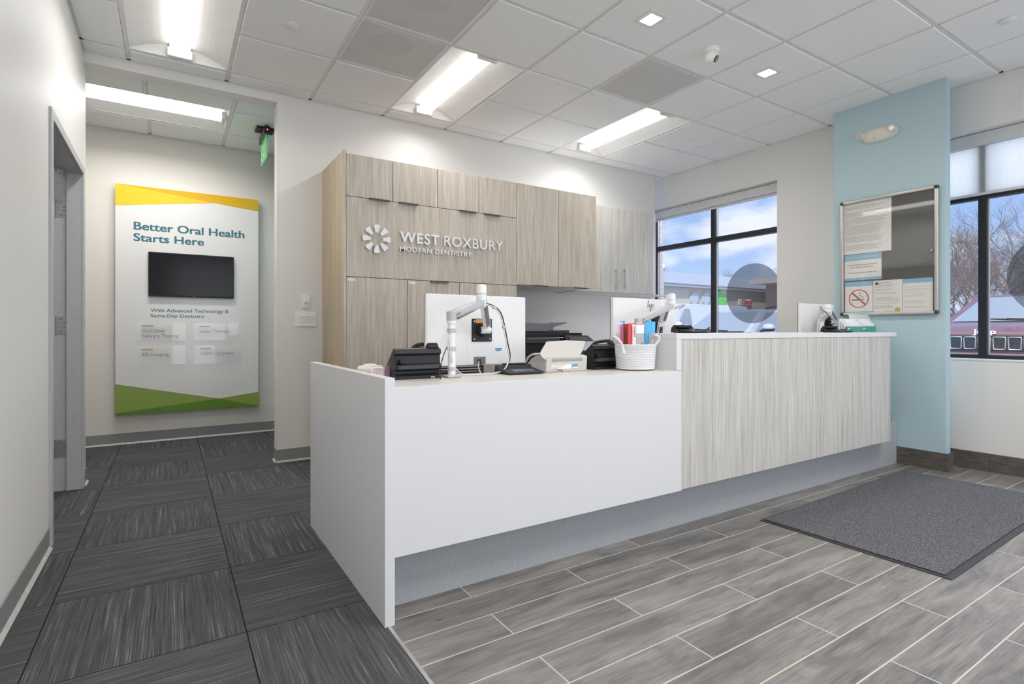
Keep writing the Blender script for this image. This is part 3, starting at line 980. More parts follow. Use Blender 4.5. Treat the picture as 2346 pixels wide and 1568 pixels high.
# downlights
for (x_, y_, lb) in ((2.476, 2.322, 'small square recessed downlight, glowing, left of the dome camera'), (3.711, 2.346, 'small square recessed downlight, glowing, right of the dome camera')):
    t = thing('recessed_downlight', lb, 'ceiling light', (x_, y_, ZC - .007), 0, 'square downlights')
    fb = MB(); a, b = .078, .048
    z = ZC - .010
    fb.box(x_ - a, x_ + a, y_ - a, y_ - b, z, z + .003).box(x_ - a, x_ + a, y_ + b, y_ + a, z, z + .003).box(x_ - a, x_ - b, y_ - b, y_ + b, z, z + .003).box(x_ + b, x_ + a, y_ - b, y_ + b, z, z + .003)
    obj('trim_ring', fb, M_LAMPHOUSE, t)
    obj('lamp_face', B(x_ - .047, x_ + .047, y_ - .047, y_ + .047, z + .0005, z + .002), emis('downlight_glow', (1, .93, .8), 9) if 'downlight_glow' not in MATS else MATS['downlight_glow'], t)
    area('downlight_lamp', (x_, y_, ZC - .012), (.08, .08), 3, color=(1, .9, .75))

# sprinkler cover plates
for (x_, y_, lb) in ((.645, 3.556, 'round white sprinkler cover on a tile above the hall opening'), (4.34, 3.566, 'round white sprinkler cover near the window wall above the far cabinets'), (4.316, 1.154, 'round white sprinkler cover at the upper right corner')):
    c = MB().lathe([(0, -.017), (.037, -.017), (.041, -.0145), (.0415, -.0125), (.036, -.012), (.036, -.007), (0, -.007)], (x_, y_, ZC), 36)
    tag(obj('sprinkler_cover', c, M_WPL, smooth=True), lb, 'sprinkler', 'sprinkler covers')

# dome camera
x_, y_ = 3.078, 2.348
t = thing('dome_camera', 'white turret security camera with a black lens on the ceiling', 'security camera', (x_, y_, ZC - .007))
obj('base_ring', MB().lathe([(0, -.007), (.052, -.007), (.054, -.012), (.05, -.032), (.043, -.036), (0, -.036)], (x_, y_, ZC), 32), M_WPL, t, smooth=True)
cc = Vector((x_, y_, ZC - .058))
obj('ball', MB().sph(cc, .043, 28, 18), M_WPL, t, smooth=True)
dr = (Vector((1.2, -.35, HC)) * .0 + Vector((.35, -.75, -.62))).normalized()
obj('lens', MB().cyl(cc + dr * .034, cc + dr * .0455, .027, .022, 28), M_BLACK, t, smooth=True)
obj('shroud', MB().tube([cc + dr * .036 + (dr.orthogonal().normalized() * math.cos(a) + dr.cross(dr.orthogonal()).normalized() * math.sin(a)) * .027 for a in [2 * PI * k / 24 for k in range(24)]], .004, 6, closed=True), M_WPL, t, smooth=True)
# ------------------------------------------------------------------ hall advertising panel
Yp = 6.10
sx0, sx1, sz0, sz1 = -.421, .772, .280, 2.405
ad = thing('advertising_panel', 'tall white wall panel with yellow top and green foot reading Better Oral Health Starts Here', 'wall sign', ((sx0 + sx1) / 2, 6.13, sz0))
obj('board', B(sx0, sx1, Yp, 6.155, sz0, sz1, bev=.001), M_SIGNW, ad)
for zz in (.8, 1.9):
    obj('wall_bracket', B(.0, .35, 6.155, 6.169, zz, zz + .06), M_STEEL, ad)
M_YEL = mat('yellow_print', srgb(226, 194, 42), .3)
M_AMB = mat('amber_print', srgb(220, 170, 12), .3)
M_LIM = mat('light_green_print', srgb(140, 160, 76), .3)
M_GRN = mat('green_print', srgb(98, 134, 36), .3)
yf = Yp - .0006


def sheet(name, uv, m, par, y=yf):
    return obj(name, MB().prism([(a, y, b) for a, b in uv], (0, -1, 0), .0006), m, par)


Wd, Hd = sx1 - sx0, sz1 - sz0
fx = lambda t: sx0 + Wd * t
xm, zm = fx(.663), PY(491.9, 465.7, Yp).z
zl = PY(264.5, 470.8, Yp).z
zr = PY(592.5, 485, Yp).z; zr2 = PY(592.5, 463.6, Yp).z
sheet('yellow_shape', [(sx0, zl), (xm, zm), (sx0, sz1 - .002)], M_YEL, ad)
sheet('yellow_shape', [(xm, zm), (sx1, zr), (sx1, zr2)], mat('ochre_print', srgb(212, 176, 40), .3), ad)
sheet('amber_shape', [(sx0, sz1 - .001), (xm, zm), (sx1, zr2), (sx1, sz1 - .001)], M_AMB, ad)
gl = PY(264, 880.7, Yp).z; gl2 = PY(264, 947.7, Yp).z; gm = PY(488.4, 914.4, Yp); gr = PY(592, 898.2, Yp).z; gr2 = PY(592, 930.4, Yp).z
xg = sx0 + Wd * .70
sheet('light_green_shape', [(sx0, gl), (sx0, gl2), (xg, gm.z)], M_LIM, ad)
sheet('light_green_shape', [(xg, gm.z), (sx1, gr2), (sx1, gr)], M_LIM, ad)
sheet('green_shape', [(sx0, sz0 + .001), (sx1, sz0 + .001), (sx1, gr2), (xg, gm.z), (sx0, gl2)], M_GRN, ad)


def ptext(name, body, p0, p1, top, m, par, Y, bold=0.0, depth=.0015):
    """lettering on a wall facing the room: p0 pixel of the left foot, p1 right foot, top = pixel of the left cap top"""
    a, b, c = PY(*p0, Y), PY(*p1, Y), PY(*top, Y)
    return obj(name, text_bm(body, (a.x, Y, a.z), (1, 0, 0), (0, 0, 1), b.x - a.x, c.z - a.z, depth, bold), m, par)


ptext('headline', 'Better Oral Health', (306, 525.5), (560.2, 546.3), (306, 507.6), M_TEXTT, ad, Yp, .026, .0008)
ptext('headline', 'Starts Here', (305.5, 551.5), (467.4, 563.3), (305.5, 534), M_TEXTT, ad, Yp, .026, .0008)
ptext('subline', 'With Advanced Technology &', (344.7, 715), (524, 720), (344.7, 707), M_TEXTT, ad, Yp, .007, .0008)
ptext('subline', 'Same-Day Dentistry', (344.5, 727.3), (467.9, 730), (344.5, 719.5), M_TEXTT, ad, Yp, .007, .0008)
bars = [srgb(62, 146, 126), srgb(84, 150, 190), srgb(196, 164, 40), srgb(40, 110, 160)]
plq = [((309.6, 740), (426, 780.5), [('Oral DNA', (325.6, 762), (377.4, 762), (325.6, 754.7)), ('Salivary Testing', (325.6, 773.8), (409, 774.5), (325.6, 766))], (325.3, 745.5), (351.5, 748.2), 'clear plaque reading Oral DNA Salivary Testing, green bar'),
       ((443, 740.6), (549.5, 779.6), [('Laser Therapy', (457.7, 762.4), (527.2, 762.4), (457.7, 755.6))], (457, 747), (481, 749.4), 'clear plaque reading Laser Therapy, light blue bar'),
       ((308.4, 793), (425, 835), [('3D Imaging', (324.4, 816.5), (386.7, 816), (324.4, 809.7))], (324.4, 799.8), (350.3, 802.5), 'clear plaque reading 3D Imaging, yellow bar'),
       ((445.5, 791.5), (552.2, 832), [('CEREC Crowns', (459.9, 813.6), (534.5, 812.6), (459.9, 807))], (459.6, 798), (483.6, 800.4), 'clear plaque reading CEREC Crowns, dark blue bar')]
for k, (a, b, txts, c, d, lb) in enumerate(plq):
    Ya = Yp - .018
    A, Bb = PY(*a, Ya), PY(*b, Ya)
    t = thing('acrylic_plaque', lb, 'plaque', ((A.x + Bb.x) / 2, Yp, Bb.z), 0, 'clear plaques on the advertising panel')
    obj('sheet', B(A.x, Bb.x, Ya, Ya + .006, Bb.z, A.z, bev=.001), M_ACRYL, t)
    for px in (A.x + .02, Bb.x - .02):
        obj('standoff', MB().cyl((px, Ya + .006, (A.z + Bb.z) / 2), (px, Yp, (A.z + Bb.z) / 2), .004, n=10), M_ACRYL, t)
    C, D = PY(*c, Ya), PY(*d, Ya)
    obj('colour_bar', B(C.x, D.x, Ya + .007, Ya + .0078, D.z, C.z), mat('bar_%s' % 'abcd'[k], bars[k], .4), t)
    for (bd, p0, p1, tp) in txts:
        a_, b_, c_ = PY(*p0, Ya), PY(*p1, Ya), PY(*tp, Ya)
        obj('lettering', text_bm(bd, (a_.x, Ya + .0078, a_.z), (1, 0, 0), (0, 0, 1), b_.x - a_.x, c_.z - a_.z, .0006), M_TEXTG, t)
# television
A, D = PY(339.6, 576.5, Yp - .03), PY(535.8, 684.5, Yp - .03)
tv = thing('television', 'small black flat television mounted on the white advertising panel', 'television', ((A.x + D.x) / 2, Yp, D.z))
obj('casing', B(A.x, D.x, Yp - .030, Yp, D.z, A.z, bev=.003), M_BLACK, tv)
obj('screen', B(A.x + .009, D.x - .009, Yp - .0312, Yp - .0300, D.z + .016, A.z - .009), mat('dark_screen', (.006, .006, .008, 1), .14, spec=.3), tv)
obj('maker_mark', B((A.x + D.x) / 2 + .006, (A.x + D.x) / 2 + .02, Yp - .0312, Yp - .0303, D.z + .005, D.z + .009), M_LGREY, tv)

# exit sign hanging from the hall ceiling
e = thing('exit_sign', 'black-capped hanging exit sign with a green edge-lit plate', 'exit sign', (.74, 5.45, ZH2 - .008))
z1 = ZH2 - .008
obj('ceiling_plate', B(.665, .82, 5.36, 5.52, z1 - .016, z1, bev=.004), M_BLACK, e)
obj('lamp_head', B(.716, .766, 5.27, 5.31, z1 - .085, z1 - .014, bev=.008), M_BLACK, e)
obj('housing_rail', B(.722, .760, 5.31, 5.66, z1 - .082, z1 - .016, bev=.003), M_MGREY, e)
obj('edge_plate', B(.736, .742, 5.30, 5.64, 2.630, z1 - .0825), clear('green_lit_acrylic', (.80, .96, .82), .38, .2, .03), e)
for n in MATS['green_lit_acrylic'].node_tree.nodes:
    if n.type == 'BSDF_PRINCIPLED':
        n.inputs['Base Color'].default_value = (.30, .75, .36, 1); n.inputs['Emission Color'].default_value = (.15, .8, .25, 1); n.inputs['Emission Strength'].default_value = .25
obj('cover_plate', B(.750, .753, 5.30, 5.62, 2.645, z1 - .0825), M_ACRYL, e)
obj('indicator_lamp', MB().sph((.741, 5.268, z1 - .052), .006, 12, 8), emis('red_led', (1, .05, .1), 4), e)
obj('lettering', text_bm('EXIT', (.7355, 5.60, 2.66), (0, -1, 0), (0, 0, 1), .26, .13, .0006, .02), mat('white_letter', (.9, .95, .9, 1), .5), e)

# wall switches beside the tall cabinet
A, D = PY(690, 674.5, YB), PY(710.3, 706.3, YB)
t = thing('dimmer_switch', 'small white wall plate with a round dimmer knob, above the triple switch', 'switch', ((A.x + D.x) / 2, YB, D.z))
obj('plate', B(A.x, D.x, YB - .006, YB, D.z, A.z, bev=.002), M_WPL, t)
cx_, cz_ = (A.x + D.x) / 2, (A.z + D.z) / 2
obj('knob', MB().cyl((cx_, YB - .006, cz_), (cx_, YB - .022, cz_), .017, .014, 28), M_WPL, t, smooth=True)
A, D = PY(676, 714.5, YB), PY(724.5, 748.7, YB)
t = thing('light_switch', 'white wall plate with three rocker switches', 'switch', ((A.x + D.x) / 2, YB, D.z))
pl = B(A.x, D.x, YB - .006, YB, D.z, A.z, bev=.002)
obj('plate', pl, M_WPL, t)
for q in (.27, .5, .73):
    xc = A.x + (D.x - A.x) * q
    obj('rocker', MB().prism([(xc - .0165, YB - .006, D.z + .033), (xc - .0165, YB - .007, D.z + .033), (xc - .0165, YB - .013, A.z - .033), (xc - .0165, YB - .006, A.z - .033)], (1, 0, 0), .033, .0008), M_WPL, t)

# ------------------------------------------------------------------ cabinets on the back wall
YC = 4.0           # face of the fronts
TH = .019
CB0, CT = 0.0, 2.366
xa, xb, xc_, xd_, xe = 1.094, 1.451, 1.828, 2.206, 2.589
zr1, zr0 = 2.050, 1.455       # logo panel top and bottom


def handle_edge(x0, x1, z, par, dn=1):
    """thin finger pull screwed to the edge of a door"""
    h = MB()
    h.box(x0, x1, YC - .020, YC + .012, z - .0015, z + .0005).box(x0, x1, YC - .020, YC - .018, z - .012, z + .0005)
    return obj('finger_pull', h, mat('bronze_pull', srgb(92, 84, 76), .35, .6), par)


def front(x0, x1, z0, z1, par, name='door', y=YC, m=None):
    g = .0022
    return obj(name, B(x0 + g, x1 - g, y, y + TH, z0 + g, z1 - g, bev=.0008), m or M_WOOD, par)


cab = thing('tall_cabinet', 'tall wood-look cabinet block with logo panel at the left of the reception wall', 'cabinet', ((1.075 + xe) / 2, 4.33, 0))
obj('side_panel', B(1.075, xa, YC + .001, YB - .001, 0, CT + .022, bev=.0008), M_SIDE, cab)['label'] = 'tan side panel of the tall cabinet'
obj('front_edge', B(1.075, xa, YC - .002, YC + .001, 0, CT + .020), M_WOOD, cab)
obj('carcass', B(xa, xe - .001, YC + TH + .002, YB - .002, .08, CT - .002), M_SEAM, cab)
for (x0, x1, h0, h1) in ((xa, xb, 1.264, 1.42), (xb, xc_, 1.50, 1.655), (xc_, xd_, 2.021, 2.177), (xd_, xe, 2.257, 2.413)):
    d = front(x0, x1, zr1, CT, cab)
    handle_edge(h0, h1, zr1 + .002, d)
front(xa, xe, zr0, zr1, cab, 'logo_panel')
for (x0, x1) in ((xa, 1.572), (1.572, 2.025), (2.025, xe)):
    d = front(x0, x1, .085, zr0, cab)
    if x0 == 1.572: handle_edge(1.764, 1.918, zr0 - .002, d)
    if x0 < 2:
        lbk = B(x0 + .012, x0 + .066, YC - .0008, YC, zr0 - .030, zr0 - .014)
        obj('paper_label', lbk, M_PAPER, d)
obj('toe_kick', B(xa, xe, YC + .06, YC + .075, 0, .08), M_KICK, cab)

# raised metal logo
lg = thing('logo_sign', 'brushed metal flower emblem with raised letters WEST ROXBURY MODERN DENTISTRY', 'wall sign', (1.8, YC - .004, 1.645))
ec = PY(863.5, 547.5, YC - .02)
M_LOGO = noisy('satin_metal_letters', srgb(232, 232, 234), srgb(240, 240, 242), (6, 6, 6), .4); M_LOGO.node_tree.nodes['Principled BSDF'].inputs['Metallic'].default_value = .15
R1, R0 = .1075, .042
for k in range(8):
    a = PI / 2 - k * PI / 4
    dr_, pr_ = Vector((math.cos(a), 0, math.sin(a))), Vector((-math.sin(a), 0, math.cos(a)))
    half = []
    for (r_, w_) in ((R0, .0105), (R0 + .03, .0160), (R1 - .014, .0225), (R1 - .006, .0205), (R1 - .001, .0150), (R1, .008)):
        half.append((r_, w_))
    pts = [ec + dr_ * r_ + pr_ * w_ for r_, w_ in half] + [ec + dr_ * r_ - pr_ * w_ for r_, w_ in half[::-1]]
    # small forked foot
    pts += [ec + dr_ * (R0 + .001) - pr_ * .005, ec + dr_ * (R0 + .016) - pr_ * .0035, ec + dr_ * (R0 + .001) - pr_ * .001, ec + dr_ * (R0 + .001) + pr_ * .001, ec + dr_ * (R0 + .016) + pr_ * .0035, ec + dr_ * (R0 + .001) + pr_ * .005]
    pts = [Vector((p.x, YC - .010, p.z)) for p in pts]
    obj('petal', MB().prism(pts, (0, -1, 0), .010), M_LOGO, lg)
    mpt = ec + dr_ * .075
    obj('standoff', MB().cyl((mpt.x, YC, mpt.z), (mpt.x, YC - .011, mpt.z), .004, n=8), M_STEEL, lg)
for (bd, p0, p1, tp, bold) in (('WEST', (917, 554), (1007, 561), (916, 530), .018), ('ROXBURY', (1018, 563), (1152.5, 574.5), (1018, 540), .004), ('MODERN DENTISTRY', (917, 575.0), (1081.5, 587.5), (917, 564.5), .012)):
    a_, b_, c_ = PY(*p0, YC - .02), PY(*p1, YC - .02), PY(*tp, YC - .02)
    w_ = b_.x - a_.x
    bmt = text_bm(bd, (a_.x, YC - .008, a_.z), (1, 0, 0), (0, 0, 1), w_, c_.z - a_.z, .011, bold, font_space=1.1, print_bold=False)
    for ib in islands(bmt):
        obj('raised_letter', ib, M_LOGO, lg)
    bmt.free()

# upper cabinets to the right of it
up = thing('wall_cabinet', 'deep two-door wood-look wall cabinet above the copier, between logo block and handled pair', 'cabinet', (3.05, 4.3, 1.465))
obj('carcass', B(xe + .001, 3.512, YC + TH + .002, YB - .002, 1.470, CT - .002), M_WHITE, up)
for (x0, x1) in ((xe, 3.053), (3.053, 3.512)):
    d = front(x0, x1, 1.463, CT, up)
    handle_edge((x0 + x1) / 2 - .06, (x0 + x1) / 2 + .10, 1.466, d)
up2 = thing('wall_cabinet', 'shallow two-door wall cabinet with bar handles at the window end', 'cabinet', (4.1, 4.48, 1.465))
obj('carcass', B(3.520, 4.640, 4.34, YB - .002, 1.472, 2.388), M_WHITE, up2)
for (x0, x1, hx_) in ((3.520, 4.117, 4.065), (4.117, 4.645, 4.188)):
    d = front(x0, x1, 1.466, 2.388, up2, y=4.32, m=M_WOOD_DAYLIT)
    hb = MB().cyl((hx_, 4.292, 1.500), (hx_, 4.292, 1.735), .0055, n=12)
    h = obj('bar_handle', hb, M_STEEL, d, smooth=True)
    for zz in (1.53, 1.705): obj('handle_post', MB().cyl((hx_, 4.292, zz), (hx_, 4.32, zz), .0045, n=10), M_STEEL, h)
obj('light_valance', B(3.524, 4.99, 4.345, YB - .002, 1.462, 1.4715), M_WHITE, up2)
obj('filler_panel', B(4.648, 4.70, 4.335, YB - .001, 1.466, 2.388), M_WHITE, up2)
# base cabinets with a worktop under the handled pair, copier niche left of it
bc = thing('base_cabinet', 'white base cabinet with worktop under the wall cabinets near the window', 'cabinet', (4.2, 4.33, 0))
obj('carcass', B(3.56, 5.02, 4.05, YB - .002, .08, .83), M_WHITE, bc)
obj('worktop', B(3.55, 5.025, 4.0, YB - .002, .83, .86, bev=.002), M_WHITE, bc)
for k in range(3):
    obj('door', B(3.565 + k * .48, 4.04 + k * .48, 4.03, 4.049, .09, .82, bev=.001), M_WOOD_DAYLIT, bc)

# ------------------------------------------------------------------ reception desk
YD = 1.86
dk = thing('reception_desk', 'long reception desk: white low counter at the left, wood-look raised counter at the right', 'desk', (2.6, 2.1, 0))
p = MB().prism([(.643, 1.853, 0), (.643, 3.05, 0), (.643, 3.05, .886), (.643, 1.853, .886)], (1, 0, 0), .037, .0012)
obj('end_panel', p, M_WHITE, dk)
obj('white_front', B(.6805, 2.2045, YD, YD + .028, .238, .8505, bev=.001), M_WHITE, dk)
obj('low_counter', B(.6805, 2.17, YD + .0005, 2.26, .8505 - .03, .8525, bev=.001), M_LEDGE, dk)
obj('raised_upright', B(2.168, 2.2045, YD, 2.30, .8530, 1.0115), M_WHITE, dk)
# raised top with a softly rounded far corner
def rounded_end(x0, x1, y0, y1, r, n=10):
    pts = [(x0, y1), (x0, y0)]
    for k in range(n + 1):
        a = -PI / 2 + PI / 2 * k / n
        pts.append((x1 - r + r * math.cos(a), y0 + r + r * math.sin(a)))
    return pts + [(x1, y1)]
obj('raised_counter', MB().prism([(a, b, 1.0118) for a, b in rounded_end(2.168, 4.66, YD, 2.30, .10)], (0, 0, 1), .0302, .001), M_WHITE, dk)
pts = rounded_end(2.2065, 4.62, YD + .004, 2.2, .16)
outer = pts[1:]
inner = rounded_end(2.2065, 4.60, YD + .024, 2.2, .14)[1:]
ring = outer + inner[::-1]
obj('wood_front', MB().prism([(a, b, .243) for a, b in ring], (0, 0, 1), .768), M_WOOD_DAYLIT, dk)
obj('toe_kick', B(.6805, 4.886, 1.985, 2.0, 0, .34), M_KICK, dk)
obj('inner_carcass', B(.70, 4.58, 2.0, 2.2, .24, .80), M_WHITE, dk)
obj('staff_worktop', B(.685, 4.60, 2.262, 2.95, .72, .75, bev=.002), M_WHITE, dk)
obj('staff_end_panel', B(4.56, 4.60, 2.31, 2.95, 0, .72), M_WHITE, dk)

# ------------------------------------------------------------------ notice board on the column
XB = 4.88
def bY(u, v): q = PX(u, v, XB); return q.y, q.z
nb = thing('notice_board', 'glazed notice board with aluminium frame on the blue-green column', 'notice board', (4.89, 2.055, 1.185))
ya_, yb_, za_, zb_ = 1.705, 2.405, 1.183, 2.155
fwd = .024
obj('backing', B(4.890, 4.8995, ya_ + .01, yb_ - .01, za_ + .01, zb_ - .01), noisy('charcoal_felt', srgb(54, 52, 50), srgb(62, 60, 58), (900, 900, 900), .9), nb)
for (a, b, c, d) in ((ya_ + fwd, yb_ - fwd, za_, za_ + fwd), (ya_ + fwd, yb_ - fwd, zb_ - fwd, zb_), (ya_, ya_ + fwd, za_ + fwd, zb_ - fwd), (yb_ - fwd, yb_, za_ + fwd, zb_ - fwd)):
    obj('frame_rail', B(4.868, 4.8995, a, b, c, d, bev=.006, seg=3), M_ALU, nb, smooth=True)
for (a, b) in ((ya_, za_), (yb_ - fwd, za_), (ya_, zb_ - fwd), (yb_ - fwd, zb_ - fwd)):
    obj('corner_cap', B(4.867, 4.8995, a, a + fwd, b, b + fwd, bev=.006, seg=3), M_GREYPL, nb, smooth=True)
M_BGL = clear('board_glazing', (1, 1, 1), .03, .03, .07)
obj('glazing', B(4.8745, 4.8765, ya_ + fwd - .004, yb_ - fwd + .004, za_ + fwd - .004, zb_ - fwd + .004), M_BGL, nb)
lk_ = MB().cyl((4.8745, 1.742, 1.665), (4.864, 1.742, 1.665), .009, n=16)
obj('lock', lk_, M_STEEL, nb, smooth=True)


def paper(name, u0, v0, u1, v1, label, cat='notice', m=None, group=None):
    """sheet pinned in the board: (u0,v0) its upper left, (u1,v1) its lower right corner"""
    y0, z0 = bY(u0, v0); y1, z1 = bY(u1, v1)
    t = thing(name, label, cat, (4.889, (y0 + y1) / 2, z1), 0, group)
    obj('sheet', B(4.8885, 4.8893, y1, y0, z1, z0), m or M_PAPER, t)
    return t, y1, y0, z1, z0


def lines(t, y0, y1, z0, z1, n, m, seed, gap=.2):
    rnd = random.Random(seed); bm = MB()
    for k in range(n):
        if rnd.random() < gap: continue
        z = z1 - (z1 - z0) * (k + .5) / n
        e = y0 + (y1 - y0) * rnd.uniform(0, .35)
        bm.box(4.8881, 4.8885, e, y1, z - .0014, z + .0010)
    return obj('printed_text', bm, m, t)


M_PALEINK = mat('pale_ink', srgb(150, 146, 142), .8)
t, a, b, c, d = paper('notice_sheet', 1933, 469, 2041, 573, 'large sheet of close-set print at the top left of the notice board')
lines(t, a + .015, b - .012, c + .03, d - .03, 46, M_PALEINK, 1, .12)
# welcome card
t, a, b, c, d = paper('welcome_card', 1934, 586, 2018.5, 638.5, 'blue and white card reading We Welcome New Patients, below the large sheet')
hh = d - c
obj('blue_band', B(4.8882, 4.8885, a, b, d - .052, d), M_BLUEP, t)
obj('blue_band', B(4.8882, 4.8885, a, b, c, c + .022), M_BLUEP, t)
R_ = (0, -1, 0)
def bt(t, body, y_left, z, w, h, m, bold=0.0):
    return obj('printed_words', text_bm(body, (4.8880, y_left, z), R_, (0, 0, 1), w, h, .0004, bold), m, t)
bt(t, 'We Welcome New Patients', b - .015, d - .036, .245, .016, mat('white_print', (.85, .88, .9, 1), .6), .01)
bt(t, 'We will always make room for', b - .018, d - .095, .235, .011, M_INK)
bt(t, 'your friends and family.', b - .045, d - .115, .18, .011, M_INK)
bt(t, 'Thank you for your referrals!', b - .03, d - .160, .215, .011, M_INK)
# no smoking
t, a, b, c, d = paper('no_smoking_card', 1935, 647.5, 1998.5, 719, 'card with a red no smoking symbol at the lower left of the notice board')
obj('blue_band', B(4.8882, 4.8885, a, b, d - .040, d), M_BLUEP, t)
obj('blue_band', B(4.8882, 4.8885, a, b, c, c + .020), M_BLUEP, t)
bt(t, 'Thank you for not smoking!', b - .008, d - .028, b - a - .02, .010, MATS['white_print'], .008)
cy_, cz_ = (a + b) / 2, (c + d) / 2 - .008; Rr = .078; rw = .0085
bm = MB(); n = 48
A_ = [bm.bm.verts.new((4.8880, cy_ + Rr * math.cos(2 * PI * k / n), cz_ + Rr * math.sin(2 * PI * k / n))) for k in range(n)]
C_ = [bm.bm.verts.new((4.8880, cy_ + (Rr - rw) * math.cos(2 * PI * k / n), cz_ + (Rr - rw) * math.sin(2 * PI * k / n))) for k in range(n)]
for k in range(n): bm.bm.faces.new((A_[k], C_[k], C_[(k + 1) % n], A_[(k + 1) % n]))
s_ = (Rr - rw / 2) * .7071; w_ = rw * .62
bm.poly([(4.8879, cy_ + s_ - w_, cz_ + s_ + w_), (4.8879, cy_ + s_ + w_, cz_ + s_ - w_), (4.8879, cy_ - s_ + w_, cz_ - s_ - w_), (4.8879, cy_ - s_ - w_, cz_ - s_ + w_)])
obj('red_ring', bm, M_RED, t)
obj('cigarette', B(4.8881, 4.8884, cy_ - .028, cy_ + .056, cz_ - .014, cz_ - .004).box(4.8881, 4.8884, cy_ - .035, cy_ - .031, cz_ - .014, cz_ - .004).box(4.8881, 4.8884, cy_ - .042, cy_ - .038, cz_ - .014, cz_ - .004), M_INK, t)
sm = MB()
for off in (0, -.013):
    sm.tube(curve_pts([(4.8881, cy_ - .030 + off * .6, cz_ + .002), (4.8881, cy_ - .024 + off, cz_ + .016), (4.8881, cy_ - .006 + off, cz_ + .024), (4.8881, cy_ - .002 + off * .6, cz_ + .042), (4.8881, cy_ - .012 + off * .4, cz_ + .054)], 6), .0011, 5)
obj('smoke_lines', sm, M_INK, t)
# licence
t, a, b, c, d = paper('licence_certificate', 1999.5, 644, 2066.5, 717, 'white city licence certificate with a round gold seal in the notice board')
lines(t, a + .012, b - .012, c + .03, d - .03, 22, M_PALEINK, 5, .25)
obj('city_crest', MB().cyl((4.8884, b - .026, d - .024), (4.8880, b - .026, d - .024), .013, n=24), M_INK, t)
bt(t, 'City of Boston', b - .045, d - .022, .075, .008, M_INK, .01)
obj('gold_seal', MB().cyl((4.8884, a + .034, c + .024), (4.8880, a + .034, c + .024), .021, n=28), mat('gold_foil', srgb(206, 178, 60), .4, .2), t)
obj('signature', MB().tube(curve_pts([(4.8881, b - .09, c + .014), (4.8881, b - .10, c + .022), (4.8881, b - .108, c + .012), (4.8881, b - .12, c + .019), (4.8881, b - .132, c + .013), (4.8881, b - .15, c + .017)], 5), .0008, 4), M_INK, t)
# practices sheet
t, a, b, c, d = paper('privacy_sheet', 2067.5, 640, 2136.5, 715.5, 'white sheet with a blue header at the lower right of the notice board')
obj('blue_band', B(4.8882, 4.8885, a, b, d - .034, d), M_BLUEP, t)
obj('blue_band', B(4.8882, 4.8885, a, b, c, c + .008), M_BLUEP, t)
lines(t, a + .012, b - .012, c + .025, d - .06, 20, mat('faint_ink', srgb(178, 175, 170), .8), 9, .3)

# emergency light on the column
cz_ = 2.655; cy_ = 2.112
t = thing('emergency_light', 'off-white oval emergency light with two side lamps high on the blue-green column', 'emergency light', (4.9, cy_, cz_ - .06))
M_OFFW = noisy('off_white_plastic', srgb(222, 219, 210), srgb(226, 223, 214), (40, 40, 40), .4)
obj('body', MB().lathe([(0, -.06), (.35, -.058), (.7, -.048), (.9, -.034), (1, -.014), (1, 0), (0, 0)], (4.9, cy_, cz_), 48, Matrix.Rotation(PI / 2, 4, 'Y') @ Matrix.Diagonal((.062, .135, 1, 1))), M_OFFW, t, smooth=True)
for s in (1, -1):
    hd_ = Vector((4.86, cy_ + s * .108, cz_ + .012))
    lampo = obj('lamp_head', MB().cyl(hd_ + Vector((.02, 0, 0)), hd_ + Vector((-.030, s * .006, -.004)), .029, .027, 28), M_OFFW, t, smooth=True)
    obj('lamp_lens', MB().cyl(hd_ + Vector((-.030, s * .006, -.004)), hd_ + Vector((-.032, s * .006, -.004)), .020, .018, 24), M_STEEL, lampo)
obj('test_button', MB().cyl((4.84, cy_ + .01, cz_ - .034), (4.8365, cy_ + .01, cz_ - .036), .004, n=10), M_GREYPL, t)

# ------------------------------------------------------------------ entrance mat
t = thing('entrance_mat', 'large charcoal entrance mat with a black rubber border on the plank tiles', 'mat', (3.75, 1.35, 0))
M_RUB = noisy('black_rubber', srgb(58, 59, 62), srgb(66, 67, 70), (40, 40, 40), .5)
M_MAT = noisy('charcoal_pile', srgb(50, 51, 54), srgb(134, 134, 137), (170, 170, 170), .95, 6, .6, .36, .68, .1)
mx0, mx1, my0, my1 = 2.768, 4.66, .925, 1.790
sh_ = .055       # the mat lies a touch out of square
def skew(x, y, z): return (x + (1.79 - y) * .02, y + (x - 2.768) * .028, z)
rb = MB().prism([skew(mx0, my0, .0005), skew(mx1, my0, .0005), skew(mx1, my1, .0005), skew(mx0, my1, .0005)], (0, 0, 1), .004, .001)
obj('rubber_border', rb, M_RUB, t)
g = .022
obj('pile', MB().prism([skew(mx0 + g, my0 + g * 1.4, .0046), skew(mx1 - g, my0 + g * 1.4, .0046), skew(mx1 - g, my1 - g * .6, .0046), skew(mx0 + g, my1 - g * .6, .0046)], (0, 0, 1), .006, .002), M_MAT, t)
# ------------------------------------------------------------------ monitors on arms
LZ = .853          # top of the low counter
TOPZ = 1.0425      # top of the raised counter
M_CABW = mat('white_cable', srgb(222, 222, 222), .5)
M_CABB = mat('black_cable', srgb(34, 34, 36), .5)
M_STICK = mat('blue_sticker', srgb(70, 150, 205), .5)


